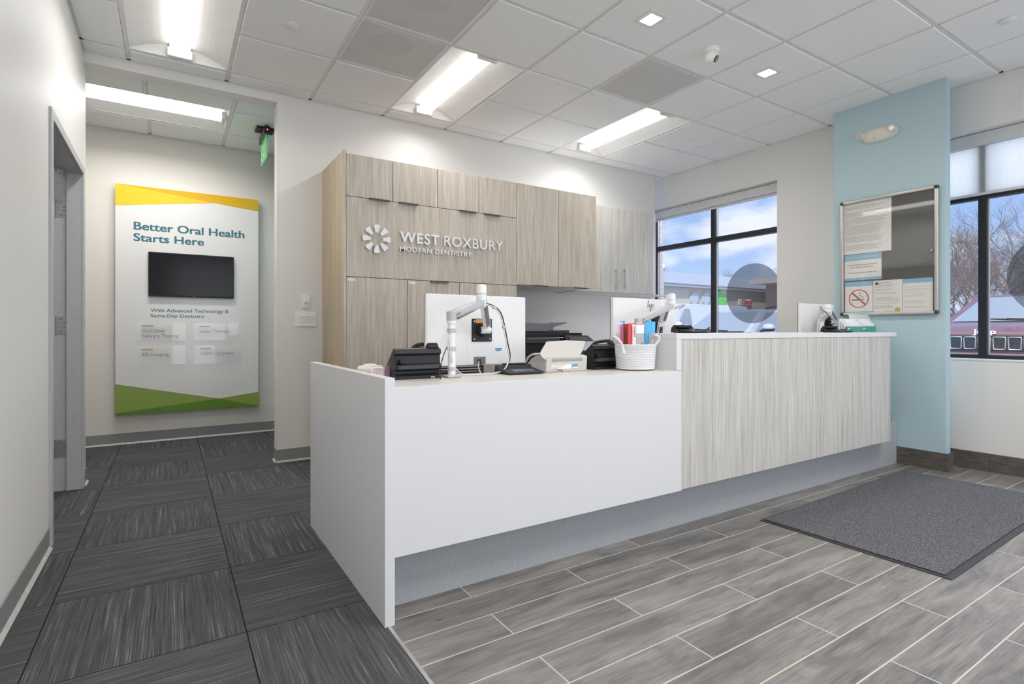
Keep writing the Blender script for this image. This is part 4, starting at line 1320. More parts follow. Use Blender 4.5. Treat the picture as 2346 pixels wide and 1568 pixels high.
def monitor(uTL, vTL, uTR, Y, hgt, label, edge=True, vesa=None, sticker=None):
    A, C = PY(uTL, vTL, Y), PY(uTR, vTL, Y)
    x0, x1, z1 = A.x, C.x, A.z
    z0 = z1 - hgt
    t = thing('monitor', label, 'monitor', ((x0 + x1) / 2, Y + .02, z0))
    obj('rear_cover', B(x0, x1, Y, Y + .026, z0, z1, bev=.004, seg=2), M_WPL, t)
    obj('screen', B(x0 + .006, x1 - .006, Y + .0262, Y + .0285, z0 + .018, z1 - .006), MATS['dark_screen'], t)
    obj('bezel', B(x0, x0 + .006, Y + .0262, Y + .030, z0, z1).box(x1 - .006, x1, Y + .0262, Y + .030, z0, z1).box(x0 + .006, x1 - .006, Y + .0262, Y + .030, z0, z0 + .018).box(x0 + .006, x1 - .006, Y + .0262, Y + .030, z1 - .006, z1), M_MGREY, t)
    return t, x0, x1, z0, z1


def link(p, q, w, h, up=(0, 0, 1), bev=.006):
    """tapered bar from p to q, w wide, h high"""
    p, q = Vector(p), Vector(q)
    d = q - p; L_ = d.length; d.normalize()
    s = d.cross(Vector(up))
    if s.length < .05: s = Vector((1, 0, 0))
    s.normalize(); u = s.cross(d).normalized()
    M = Matrix.Translation((p + q) / 2) @ Matrix((s, d, u)).transposed().to_4x4()
    return B(-w / 2, w / 2, -L_ / 2, L_ / 2, -h / 2, h / 2, bev=bev, M=M, seg=2)


def arm(t, pole, ptop, hub, hub_top, head, zbase, flip=1):
    obj('clamp_base', B(pole[0] - .032, pole[0] + .032, pole[1] - .03, pole[1] + .035, zbase, zbase + .010, bev=.003), M_LGREY, t)
    obj('pole', MB().cyl((pole[0], pole[1], zbase + .008), (pole[0], pole[1], ptop - .028), .0165, n=28), M_WPL, t, smooth=True)
    obj('collar', MB().cyl((pole[0], pole[1], ptop - .030), (pole[0], pole[1], ptop - .014), .0205, n=28), M_WPL, t, smooth=True)
    hv = Vector(hub)
    knee = hv - Vector((.012 * flip, 0, .0))
    lo = obj('lower_arm', link((pole[0] - .012, pole[1] - .002, ptop + .004), (hv.x + .006, hv.y - .002, hv.z), .040, .034), M_LGREY, t, smooth=True)
    obj('cable_cover', link((pole[0] + .02, pole[1] - .004, ptop - .008), (hv.x - .004, hv.y - .004, hv.z - .014), .030, .008, bev=.002), M_MGREY, lo)
    obj('adjuster_slot', link((pole[0] + .012, pole[1] - .024, ptop + .008), (pole[0] + .032, pole[1] - .024, ptop + .018), .002, .006, bev=.0005), M_MGREY, lo)
    obj('elbow', MB().cyl((pole[0], pole[1], ptop - .016), (pole[0], pole[1], ptop + .022), .0225, n=28), M_LGREY, t, smooth=True)
    obj('hub', MB().lathe([(.0, hv.z - .022), (.022, hv.z - .022), (.0245, hv.z - .016), (.0245, hub_top - .016), (.021, hub_top - .004), (0, hub_top)], (hv.x, hv.y, 0), 30), M_WPL, t, smooth=True)
    obj('hub_seam', MB().cyl((hv.x, hv.y, (hv.z + hub_top) / 2 - .004), (hv.x, hv.y, (hv.z + hub_top) / 2 - .002), .0249, n=30), M_MGREY, t)
    hd = Vector(head)
    a = Vector((hv.x + .012 * flip, hv.y + .024, hub_top - .012)); b = Vector((hd.x, hd.y - .055, hd.z + .018))
    up_ = obj('upper_arm', link(a, b, .036, .026, up=(0, -1, 0)), M_WPL, t, smooth=True)
    dirn = (b - a).normalized(); off = Vector((0, -.0155, 0))
    obj('arm_channel', link(a + dirn * .05 + off, b - dirn * .004 + off, .022, .006, up=(0, -1, 0), bev=.001), M_MGREY, up_)
    obj('tilt_head', MB().cyl((hd.x - .024, hd.y - .040, hd.z), (hd.x + .026, hd.y - .040, hd.z), .017, n=20), M_WPL, t, smooth=True)
    obj('vesa_stub', MB().cyl((hd.x, hd.y - .04, hd.z), (hd.x, hd.y - .004, hd.z), .026, .034, 24), M_BLACK, t, smooth=True)
    obj('vesa_plate', B(hd.x - .058, hd.x + .058, hd.y - .006, hd.y - .0005, hd.z - .058, hd.z + .058, bev=.002), M_BLACK, t)
    for sx in (-.045, .045):
        for sz in (-.045, .045): obj('plate_screw', MB().cyl((hd.x + sx, hd.y - .006, hd.z + sz), (hd.x + sx, hd.y - .0075, hd.z + sz), .0035, n=10), M_WPL, t)
    return t


def cable(par, pts, r, m, k=8, name='cable'):
    return obj(name, MB().tube(curve_pts(pts, k), r, 8), m, par, smooth=True)


# monitor 1 (left)
Y1 = 2.40
t1, x0, x1, z0, z1 = monitor(977, 672.6, 1204, Y1, .352, 'large white-backed monitor on a white pole arm at the left end of the desk')
obj('stand_cover', B(PY(1071, 790, Y1).x, PY(1128, 790, Y1).x, Y1 - .0015, Y1, z0 + .004, PY(1100, 790, Y1).z), M_WPL, t1)
rx0, rx1 = PY(1085, 830, Y1).x, PY(1112, 830, Y1).x
obj('port_recess', B(rx0, rx1, Y1 - .0022, Y1 - .0014, z0 + .002, PY(1095, 818, Y1).z), M_MGREY, t1)
obj('asset_sticker', B(PY(1134.5, 800, Y1).x, PY(1149.8, 800, Y1).x, Y1 - .001, Y1, PY(1140, 801.6, Y1).z, PY(1140, 797.8, Y1).z), M_STICK, t1)
bc_ = MB(); bx0 = PY(1136.5, 804, Y1).x
rn = random.Random(4)
for k in range(12):
    xx = bx0 + k * .0024
    bc_.box(xx, xx + rn.choice((.0008, .0014)), Y1 - .001, Y1 - .0001, PY(1140, 805, Y1).z, PY(1140, 802.6, Y1).z)
obj('barcode', bc_, M_INK, t1)
obj('power_block', B(rx0 + .022, rx0 + .042, Y1 - .006, Y1 - .0015, z0 + .016, z0 + .03), M_GREYPL, t1)
V = PY(1103.5, 757, Y1)
hb = PY(1103, 694, 2.2); ht = PY(1103, 651, 2.2)
pl_ = PZ(1035, 864.5, LZ)
a1 = arm(t1, (pl_.x, pl_.y), PY(1035, 726, pl_.y).z, (hb.x, hb.y, hb.z), ht.z, (V.x, V.y, V.z), LZ)
for vv in (757.5, 799.5, 845):
    q = PY(1035, vv, pl_.y)
    obj('velcro_tie', MB().cyl((pl_.x, pl_.y, q.z - .0085), (pl_.x, pl_.y, q.z + .0085), .0195, n=28), M_LGREY, a1, smooth=True)
obj('warning_label', B(PY(1090, 735, Y1 - .007).x, PY(1104.5, 735, Y1 - .007).x, Y1 - .0072, Y1 - .0062, PY(1095, 740.6, Y1 - .007).z, PY(1095, 732, Y1 - .007).z), mat('orange_label', srgb(226, 150, 90), .6), a1)
for dy, r, m in ((0, .0036, M_CABW), (.0075, .0032, M_CABB)):
    P_ = [PY(1106, 696, 2.19), PY(1120, 700, 2.17), PY(1133, 706, 2.15), PY(1146, 722, 2.15), PY(1153.5, 750, 2.16), PY(1160, 785, 2.17), PY(1166, 818, 2.18), PY(1160, 840, 2.17), PY(1148, 851, 2.16), PY(1120, 858, 2.15), PY(1090, 862, 2.14)]
    P_ = [p + Vector((dy, dy * .3, dy * .5)) for p in P_]
    for p in P_: p.z = max(p.z, LZ + .004)
    cable(a1, P_, r, m)
for (uu, vv) in ((1132, 704.5), (1154, 749.5)):
    q = PY(uu, vv, 2.153)
    obj('cable_clip', B(q.x - .007, q.x + .011, q.y - .007, q.y + .008, q.z - .007, q.z + .007, bev=.002), M_LGREY, a1)
for s in (0, 1):
    P_ = [PY(1026 + s * 3, 768, pl_.y - .02), PY(1026 + s * 5, 790, pl_.y - .022), PY(1032 + s * 4, 822, pl_.y - .02), PY(1040 + s * 5, 845, pl_.y), PY(1052 + s * 8, 858, pl_.y + .02), PY(1082, 862, pl_.y + .02), PY(1108, 861, pl_.y + .03)]
    for p in P_: p.z = max(p.z, LZ + .004)
    cable(a1, P_, .0026, M_CABW)
P_ = [PY(1024, 795, 2.2), PY(1016, 815, 2.18), PY(1010, 840, 2.15), PZ(1010, 868, LZ + .003)]
tag(obj('power_cable', MB().tube(curve_pts(P_, 8), .0022, 8), M_CABB, smooth=True), 'thin black cable hanging between the left desk phone and the monitor pole', 'cable')
for s, m in ((0, M_CABW), (1, M_CABB)):
    P_ = [PY(1097 + 5 * s, 828, Y1 - .004), PY(1096 + 5 * s, 840, Y1 - .02), PY(1101 + 2 * s, 856, Y1 - .13)]
    cable(t1, P_, .0026, m)

# monitor 2 (middle)
Y2 = 2.50
t2, x0, x1, z0, z1 = monitor(1405, 681.5, 1549.5, Y2, .350, 'white-backed monitor with a slanted maker mark, behind the toothbrush basket')
hpz = PY(1486, 709, Y2)
M_MARK = mat('mark_grey', srgb(112, 108, 108), .4)
hp = MB()
def slash(u, v0, v1, w=2.0, lean=1.6):
    a, b = PY(u, v0, Y2), PY(u - lean * 0, v1, Y2)
    ww = w * .0026
    hp.prism([(a.x, Y2, a.z), (a.x + ww, Y2, a.z), (b.x - lean * .003 + ww, Y2, b.z), (b.x - lean * .003, Y2, b.z)], (0, -1, 0), .001)
slash(1484.5, 688, 704.5, 2.4); slash(1488.0, 697, 704.5, 2.4); slash(1491.6, 697, 713.5, 2.4, 3.2); slash(1495.4, 697, 704.5, 2.4)
obj('maker_mark', hp, M_MARK, t2)
hb = PY(1539, 701, 2.37); ht = PY(1539, 672, 2.37)
a2 = arm(t2, (PY(1462, 740, 2.34).x, 2.34), PY(1462, 738, 2.34).z, tuple(hb), ht.z, tuple(PY(1503, 744, Y2)), .75)
for s, m in ((0, M_CABW), (1, M_LGREY)):
    cable(a2, [PY(1545, 707 + s * 2, 2.35), PY(1553, 702 + s * 2, 2.33), PY(1564, 697 + s * 2, 2.31), PY(1567, 699 + s * 2, 2.33), PY(1556, 707 + s, 2.36)], .004, m)
    cable(a2, [PY(1527 - s * 4, 705, 2.44), PY(1520 - s * 5, 722, 2.43), PY(1512 - s * 4, 742, 2.43), PY(1508 - s * 3, 768, 2.43)], .0032, m)

# monitor 3 (right)
Y3 = 2.42
t3, x0, x1, z0, z1 = monitor(1835, 695, 1911, Y3, .345, 'white-backed monitor on a folded arm at the right end of the raised counter')
hb = PY(1898, 716, 2.34); ht = PY(1898, 697, 2.34)
a3 = arm(t3, (PY(1882, 740, 2.35).x, 2.35), PY(1882, 733, 2.35).z, tuple(hb), ht.z, tuple(PY(1897, 738, Y3)), .75, flip=.4)
cable(a3, [PY(1898, 722, 2.31), PY(1893, 715, 2.28), PY(1884, 709, 2.26), PY(1881, 712, 2.27), PY(1879, 726, 2.3), PY(1874, 742, 2.31), PY(1873, 760, 2.31)], .0035, M_CABW)
cable(a3, [PY(1898, 724, 2.31), PY(1893, 717, 2.27), PY(1884, 711, 2.25), PY(1880, 703, 2.26)], .0025, M_CABB)

# ------------------------------------------------------------------ phones
def desk_phone(x, y, label, rz=0):
    t = thing('desk_phone', label, 'phone', (x, y, LZ), rz)
    w = .205
    prof = [(-.035, 0), (-.035, .012), (-.012, .020), (-.010, .034), (-.030, .040), (-.034, .058), (-.018, .064), (-.016, .098), (-.030, .106), (-.024, .124), (-.008, .130), (.115, .030), (.115, 0)]
    p = MB().prism([(-w / 2, a, b) for a, b in prof], (1, 0, 0), w, .0015)
    obj('housing', p, M_BLACK, t, local=True)
    obj('back_ridge', B(-w / 2 + .012, w / 2 - .012, -.0375, -.030, .041, .057, bev=.002), M_GREYPL, t, local=True)
    obj('wall_hook', B(-w / 2 + .018, -w / 2 + .034, -.040, -.014, .066, .082, bev=.002), M_BLACK, t, local=True)
    sl = Matrix.Translation((w / 2 - .03, .036, .098)) @ Matrix.Rotation(math.radians(-39), 4, 'X')
    obj('handset', B(-.026, .026, -.065, .075, -.012, .020, bev=.010, M=sl, seg=3), M_BLACK, t, local=True, smooth=True)
    sl2 = Matrix.Translation((-.03, .05, .084)) @ Matrix.Rotation(math.radians(-39), 4, 'X')
    obj('display', B(-.055, .045, -.02, .03, -.002, .004, M=sl2), M_GREYPL, t, local=True)
    kb = MB()
    for i in range(4):
        for j in range(3): kb.box(-.05 + i * .024, -.034 + i * .024, -.045 - j * -.0, -.036, -.002, .003, M=Matrix.Translation((-.0, .11 + j * .012 - .0, .052 - j * .010)) @ Matrix.Rotation(math.radians(-39), 4, 'X'))
    obj('keypad', kb, M_GREYPL, t, local=True)
    obj('rating_label', B(w / 2 - .05, w / 2 - .032, -.0362, -.035, .003, .008), M_LGREY, t, local=True)
    return t


p = PZ(949, 869, LZ)
desk_phone(.885, 2.155, 'black desk phone seen from behind at the left end of the white counter', math.radians(-2))
q = PZ(1385, 848, LZ)
ph2 = desk_phone(1.95, 2.165, 'black desk phone seen from behind between the beige scanner and the basket', math.radians(6))

# acrylic name plate and round white tin at the left end
a_, b_ = PZ(851, 872, LZ), PZ(903, 872, LZ)
t = thing('name_plate', 'small clear name plate with pink BOSS LADY lettering seen reversed, beside the left phone', 'sign', (.735, 2.20, LZ))
A, D = PY(850.5, 840.5, 2.20), PY(903, 840.5, 2.20)
ph_ = A.z - LZ
obj('plate', B(A.x, D.x, 2.199, 2.202, LZ, A.z, bev=.0005), M_ACRYL, t)
M_PINK = mat('magenta_print', srgb(196, 92, 160), .5)
obj('violet_print', MB().prism([(D.x - .001, 2.1988, LZ + .001), (D.x - .001, 2.1988, A.z - .002), (D.x - .030, 2.1988, A.z - .016), (D.x - .040, 2.1988, LZ + .001)], (0, -1, 0), .0003), mat('violet_wash', srgb(150, 120, 158), .5), t)
obj('lettering', text_bm('BOSS LADY', (A.x + .006, 2.1984, A.z - .019), (1, 0, 0), (0, 0, 1), (D.x - A.x) - .010, .0125, .0004, .006, mirror=True), M_PINK, t)
for k, (bd, zz, w_) in enumerate((('leader', .031, .03), ('mentor', .041, .035))):
    obj('lettering', text_bm(bd, (A.x + .010 + k * .02, 2.1984, A.z - zz), (1, 0, 0), (0, 0, 1), w_, .006, .0004, 0, mirror=True), M_PINK, t)
obj('rose_top_edge', B(A.x, D.x, 2.1985, 2.2025, A.z, A.z + .0012), M_PINK, t)
c_ = PZ(860, 862, .853)
t = thing('round_tin', 'cream round-edged tin with a domed lid behind the left end panel', 'tin', (.752, 2.36, .75))
obj('tin_body', MB().lathe([(0, 0), (.052, 0), (.056, .006), (.056, .118), (.053, .122)], (.752, 2.36, .75), 36), M_OFFW, t, smooth=True)
obj('lid', MB().lathe([(.054, .122), (.0575, .126), (.0575, .140), (.048, .150), (.030, .152), (.026, .156), (.018, .158), (0, .158)], (.752, 2.36, .75), 36), M_OFFW, t, smooth=True)

# signature pads
def sig_pad(loc, rz, label, s=1.0):
    t = thing('signature_pad', label, 'card terminal', loc, rz)
    pr = [(-.075, .003), (-.075, .010), (-.02, .017), (.045, .026), (.050, .036), (.062, .040), (.072, .034), (.078, .003)]
    obj('housing', MB().prism([(-.095 * s, a * s, b * s) for a, b in pr], (1, 0, 0), .19 * s, .002), M_BLACK, t, local=True)
    sl = Matrix.Translation((0, -.030 * s, .0165 * s)) @ Matrix.Rotation(math.radians(7), 4, 'X')
    obj('screen', B(-.055 * s, .055 * s, -.018 * s, .016 * s, -.001, .0012, M=sl), mat('lcd_blue_grey', srgb(92, 110, 128), .25), t, local=True)
    obj('foot', B(-.08 * s, .08 * s, -.06 * s, .065 * s, 0, .0035), M_GREYPL, t, local=True)
    obj('pen', MB().tube([(-.06 * s, .058 * s, .043 * s), (.05 * s, .058 * s, .043 * s), (.07 * s, .056 * s, .041 * s)], .004, 8), M_GREYPL, t, local=True, smooth=True)
    return t


q = PZ(1190, 855, LZ)
sig_pad((1.40, 2.140, LZ), math.radians(-4), 'black signature pad lying on the low counter right of the left monitor')
cable(thing('thin_cable', 'short thin black cable by the scanner foot', 'cable', (1.6, 2.07, LZ)), [(1.575, 2.075, LZ + .012), (1.592, 2.07, LZ + .013), (1.602, 2.07, LZ + .008), (1.612, 2.085, LZ + .003)], .0018, M_CABB)
q = PZ(1560, 760.6, TOPZ)
for (x_, y_, rz_, lb) in ((PY(1582, 760, 2.12).x, 2.12, 3, 'black card terminal on the raised counter in front of the window'), (PY(1918, 760, 2.05).x, 2.05, -2, 'black card terminal at the right end of the raised counter beside the cards')):
    tt = sig_pad((x_, y_, TOPZ), math.radians(rz_), lb, .95)
    obj('card_reader', B(-.075, .045, .020, .070, .030, .046, bev=.003), M_BLACK, tt, local=True)
    obj('signature_arm', MB().tube([(.02, -.02, .02), (.09, -.03, .016), (.13, -.03, .022), (.142, -.028, .032)], .005, 8), M_BLACK, tt, local=True, smooth=True)
    cable(tt, [(-.09, .03, .012), (-.11, .02, .012), (-.13, -.0, .004), (-.14, -.02, .003)], .0025, M_CABB) if False else obj('lead', MB().tube(curve_pts([(-.09, .03, .012), (-.11, .02, .012), (-.128, .0, .005), (-.14, -.02, .004)], 6), .0026, 7), M_CABB, tt, local=True)

# ------------------------------------------------------------------ document scanner
t = thing('document_scanner', 'beige sheet-fed document scanner seen from behind on the low counter', 'scanner', (1.65, 2.19, LZ))
sx_, ex_ = 1.53, 1.785
obj('housing', MB().prism([(sx_, 2.105, LZ), (sx_, 2.100, LZ + .075), (sx_, 2.135, LZ + .081), (sx_, 2.19, LZ + .078), (sx_, 2.235, LZ + .062), (sx_, 2.270, LZ + .034), (sx_, 2.285, LZ)], (1, 0, 0), ex_ - sx_, .003), M_BEIGE, t)
F = lambda u, v, y: PY(u, v, y)
pts = [F(1254, 784.5, 2.17), F(1298, 781.5, 2.17), F(1342, 783, 2.17), F(1334, 806, 2.13), F(1327, 818, 2.11), F(1318, 824, 2.10), F(1252, 826, 2.10), F(1243, 820, 2.105), F(1238, 812, 2.12)]
obj('paper_tray', MB().prism(pts, (0, 1, .35), .010, .0015), M_BEIGE, t)
obj('side_rail', MB().tube(curve_pts([F(1238, 812, 2.13), F(1222, 812.5, 2.18), F(1210, 820, 2.24), F(1200.5, 838, 2.29)], 6), .006, 8), M_BEIGE, t, smooth=True)
ds = MB()
for r_ in range(4):
    for k in range(42):
        xx = 1.562 + k * .0046; zz = LZ + .052 + r_ * .0042
        ds.box(xx, xx + .0024, 2.1005, 2.1035, zz, zz + .0022)
obj('vent_holes', ds, M_GREYPL, t)['kind'] = 'stuff'
obj('rating_label', B(1.560, 1.680, 2.1015, 2.1035, LZ + .014, LZ + .036), M_PAPER, t)
obj('asset_sticker', B(1.692, 1.724, 2.1015, 2.1035, LZ + .024, LZ + .035), M_STICK, t)
obj('asset_sticker', B(1.692, 1.724, 2.1015, 2.1035, LZ + .016, LZ + .0235), M_PAPER, t)
lt = MB()
for k in range(3): lt.box(1.565, 1.575 + .03 * (k + 1) * .8, 2.1008, 2.1014, LZ + .018 + k * .006, LZ + .0195 + k * .006)
obj('label_print', lt, M_PALEINK, t)
tag(obj('paper_slip', B(1.60, 1.70, 1.985, 2.03, LZ, LZ + .0004), mat('pale_green_paper', srgb(190, 208, 200), .7)), 'small pale green slip lying flat in front of the scanner', 'paper')

# ------------------------------------------------------------------ rope basket of toothbrush packs
bx, by = 2.050, 2.030
t = thing('rope_basket', 'white coiled rope basket with two loop handles full of toothbrush packs', 'basket', (bx, by, LZ))
prof = [(0, .002), (.082, .002), (.092, .004)]
N = 15; H_ = .128
for k in range(N):
    z_a = .005 + H_ * k / N; rr = .096 + .008 * k / N
    for s in range(5):
        a = -PI / 2 + PI * s / 4
        prof.append((rr + .0032 * math.cos(a), z_a + H_ / N * (.5 + .5 * math.sin(a))))
prof += [(.098, .133), (.094, .128), (.088, .02), (0, .012)]
M_ROPE = noisy('white_rope', srgb(226, 225, 227), srgb(240, 239, 241), (500, 500, 160), .9, 3, .5)
obj('coiled_wall', MB().lathe(prof, (bx, by, LZ), 44), M_ROPE, t, smooth=True)
def uvb(u, v, y): return PY(u, v, y)
obj('handle', MB().tube(curve_pts([uvb(1428, 806, 2.00), uvb(1424, 788, 2.01), uvb(1414, 776, 2.03), uvb(1406, 772, 2.06), uvb(1405, 778, 2.09), uvb(1412, 790, 2.10), uvb(1418, 800, 2.11)], 8), .0062, 10), M_ROPE, t, smooth=True)
obj('handle', MB().tube(curve_pts([uvb(1497, 806, 1.955), uvb(1502, 790, 1.95), uvb(1509, 780, 1.94), uvb(1509, 772, 1.94), uvb(1502, 769, 1.95), uvb(1495, 775, 1.98), uvb(1492, 800, 2.0)], 8), .0062, 10), M_ROPE, t, smooth=True)
for (u_, v_) in ((1428, 803), (1497, 803)):
    q = uvb(u_, v_, 1.968)
    obj('stitched_loop', MB().tube([(q.x - .006, q.y - .0, q.z + .008), (q.x - .005, q.y - .004, q.z - .012), (q.x, q.y - .006, q.z - .018), (q.x + .005, q.y - .004, q.z - .012), (q.x + .006, q.y, q.z + .008)], .0035, 8), M_ROPE, t, smooth=True)
M_CRED = mat('pack_red', srgb(206, 52, 56), .35)
M_CBLUE = mat('pack_blue', srgb(78, 172, 222), .35)
M_CWHT = mat('pack_white', srgb(232, 230, 230), .35)
M_MAG = mat('brush_pink', srgb(226, 70, 150), .35)
M_GRN2 = mat('brush_green', srgb(60, 140, 110), .35)
M_FILMC = clear('pack_film', (.94, .95, .97), .22, .1, .10)
packs = [   # u left, u right, v top, depth row y, lean, kind, label
    (1417, 1427, 739, 2.05, -2, 'pink', 'clear sachet with a pink toothbrush at the left of the basket'),
    (1422, 1432, 736, 2.10, -1, 'blue', 'slim blue-edged sachet behind the pink toothbrush'),
    (1428, 1438, 742, 2.03, -1, 'green', 'red card sachet with a dark green toothbrush'),
    (1438, 1456, 741, 2.00, 0, 'red', 'red and white toothpaste and brush pack in the middle of the basket'),
    (1457, 1475, 741, 2.01, 0, 'clear', 'clear sachet with red print along its top, right of the red pack'),
    (1476, 1484, 738, 2.03, 2, 'blue', 'narrow blue pack right of the clear sachet'),
    (1484, 1491, 733, 2.05, 1, 'blue', 'tallest blue pack in the basket'),
    (1490, 1499, 737, 2.07, 3, 'blue', 'blue pack leaning at the right rim of the basket')]
for (u0, u1, v0, y_, lean, kd, lb) in packs:
    A, D = PY(u0, v0, y_), PY(u1, v0, y_)
    zb = LZ + .02
    zt = A.z; w_ = D.x - A.x; cx_ = (A.x + D.x) / 2
    tt = thing('toothbrush_pack', lb, 'toothbrush pack', (cx_ - math.tan(math.radians(lean)) * .1, y_, zb), 0, 'toothbrush packs in the basket')
    tt.rotation_euler = (0, math.radians(lean), 0)
    hgt = zt - zb
    base = {'pink': M_FILMC, 'green': M_CRED, 'red': M_CRED, 'clear': M_FILMC, 'blue': M_CBLUE}[kd]
    obj('sachet', B(-w_ / 2, w_ / 2, -.003, .003, 0, hgt, bev=.0015), base, tt, local=True)
    if kd in ('pink', 'green', 'red'):
        cl_ = {'pink': M_MAG, 'green': M_GRN2, 'red': mat('brush_pale', srgb(236, 180, 190), .4)}[kd]
        obj('toothbrush', MB().tube([(0, -.0062, .02), (-.002, -.0065, hgt * .55), (.001, -.006, hgt * .8), (0, -.006, hgt * .93)], .0038, 8), cl_, tt, local=True, smooth=True)
    if kd == 'red':
        obj('white_panel', B(.0, w_ / 2 - .002, -.0044, -.0032, .07, hgt - .006), M_CWHT, tt, local=True)
        obj('red_lettering', text_bm('Colgate', (w_ / 2 - .014, -.0045, hgt - .012), (0, 0, -1), (1, 0, 0), .058, .009, .0005, .02), M_CRED, tt, local=True)
        obj('blue_dot', MB().cyl((-.004, -.0032, .10 - .02), (-.004, -.0048, .10 - .02), .005, n=16), mat('dot_blue', srgb(60, 80, 180), .4), tt, local=True)
    if kd == 'clear':
        obj('tube_label', B(-w_ / 2 + .001, w_ / 2 - .001, -.0048, -.0034, .0, .112), M_CWHT, tt, local=True)
        obj('red_oval', MB().lathe([(0, 0), (1, 0), (1, .001), (0, .001)], (.010, -.0048, .098), 24, Matrix.Rotation(PI / 2, 4, 'X') @ Matrix.Diagonal((.008, .02, 1, 1))), M_CRED, tt, local=True)
        obj('red_print', B(-w_ / 2 + .002, w_ / 2 - .003, -.0042, -.0034, hgt - .009, hgt - .005), M_CRED, tt, local=True)

# ------------------------------------------------------------------ cards in a holder and folded stand at the right end of the counter
yk = 2.02
t = thing('card_holder', 'clear tiered holder for appointment cards at the right end of the raised counter', 'card holder', (PY(1970, 760, yk).x, yk, TOPZ))
A, D = PY(1937, 760, yk), PY(2005, 760, yk)
obj('tray', B(A.x, D.x, yk - .012, yk + .060, TOPZ, TOPZ + .003), M_ACRYL, t)
obj('rib', B((A.x + D.x) / 2 - .001, (A.x + D.x) / 2 + .001, yk - .012, yk + .060, TOPZ + .003, TOPZ + .05), M_ACRYL, t)
M_TEALC = mat('teal_card', srgb(70, 148, 136), .5)
M_CARD = mat('card_white', srgb(238, 238, 238), .6)
names = ('front', 'second', 'third', 'rear')
for col in range(2):
    xa_ = A.x + .006 + col * (D.x - A.x) / 2; xb_ = xa_ + (D.x - A.x) / 2 - .012
    for k in range(4):
        zt = PY(1950, (748.5, 741, 736.5, 731)[k] - col * .8, yk).z
        yy = yk - .008 + k * .016
        tt = thing('card_stack', '%s tier of %s cards in the %s half of the clear holder' % (names[k], 'teal' if k == 0 else 'white', ('left', 'right')[col]), 'cards', ((xa_ + xb_) / 2, yy, TOPZ + .003), 0, 'appointment cards in the holder')
        obj('cards', B(xa_, xb_, yy, yy + .008, TOPZ + .0032, zt), M_TEALC if k == 0 else M_CARD, tt)
        if k == 0:
            obj('white_print', B(xa_ + .012, xa_ + .05, yy - .0006, yy, zt - .018, zt - .013), M_CARD, tt)
            obj('white_print', B(xa_ + .012, xa_ + .03, yy - .0006, yy, zt - .026, zt - .023), M_CARD, tt)
        else:
            obj('emblem_print', MB().cyl((xa_ + .016, yy, zt - .008), (xa_ + .016, yy - .0006, zt - .008), .0035, n=10), M_PALEINK, tt)
            obj('name_print', B(xa_ + .024, xa_ + .06, yy - .0006, yy, zt - .010, zt - .007), M_PALEINK, tt)
A, D = PY(1952, 719.5, 2.16), PY(2015.5, 719.5, 2.16)
t = thing('display_stand', 'blank white panel standing behind the appointment cards', 'display stand', ((A.x + D.x) / 2, 2.16, TOPZ))
obj('panel', MB().prism([(A.x, 2.16, TOPZ + .002), (D.x, 2.16, TOPZ + .002), (D.x, 2.185, A.z), (A.x, 2.185, A.z)], (0, 1, 0), .003), mat('frosted_white', srgb(214, 216, 216), .5), t)
obj('foot', B(A.x + .01, D.x + .01, 2.14, 2.20, TOPZ, TOPZ + .003), M_ACRYL, t)

# ------------------------------------------------------------------ office chairs
def office_chair(x, y, label, rz=0):
    t = thing('office_chair', label, 'chair', (x, y, 0), rz)
    w = .50
    fr_ = [(-w / 2 + .02, 0, .56), (-w / 2, -.01, .70), (-w / 2 + .005, -.015, .88), (-w / 2 + .035, -.02, .955), (-w / 2 + .10, -.024, .975), (0, -.03, .982), (w / 2 - .10, -.024, .975), (w / 2 - .035, -.02, .955), (w / 2 - .005, -.015, .88), (w / 2, -.01, .70), (w / 2 - .02, 0, .56)]
    obj('back_frame', MB().tube(curve_pts(fr_ + [fr_[0]], 6), .012, 8), M_BLACK, t, local=True, smooth=True)
    bm = MB()
    for k in range(24):
        z = .58 + k * .016
        hw = w / 2 - (.012 if z < .88 else .012 + (z - .88) * .5)
        bm.box(-hw, hw, -.020, -.014, z, z + .009)
    obj('back_slats', bm, M_FABRIC, t, local=True)
    obj('spine', B(-.03, .03, -.004, .02, .42, .80, bev=.006), M_BLACK, t, local=True)
    obj('seat', B(-.25, .25, -.50, -.03, .44, .51, bev=.025, seg=3), M_FABRIC, t, local=True, smooth=True)
    for s in (-1, 1):
        obj('armrest', B(s * .29 - .035, s * .29 + .035, -.36, -.10, .66, .69, bev=.01), M_BLACK, t, local=True)
        obj('arm_post', B(s * .28 - .015, s * .28 + .015, -.25, -.20, .46, .66), M_BLACK, t, local=True)
    obj('gas_column', MB().cyl((0, -.27, .09), (0, -.27, .44), .026, n=18), M_BLACK, t, local=True, smooth=True)
    for k in range(5):
        a = 2 * PI * k / 5 + .3; e = (.29 * math.cos(a), -.27 + .29 * math.sin(a))
        l_ = obj('base_leg', link((0, -.27, .10), (e[0], e[1], .075), .035, .028), M_BLACK, t, local=True)
        obj('caster', MB().cyl((e[0] - .012, e[1], .028), (e[0] + .012, e[1], .028), .028, n=16), M_BLACK, l_, local=True)
    return t


office_chair(1.43, 3.02, 'black mesh-back office chair behind the left monitor', 0)
office_chair(2.82, 3.02, 'black mesh-back office chair behind the scanner and middle monitor', 0)

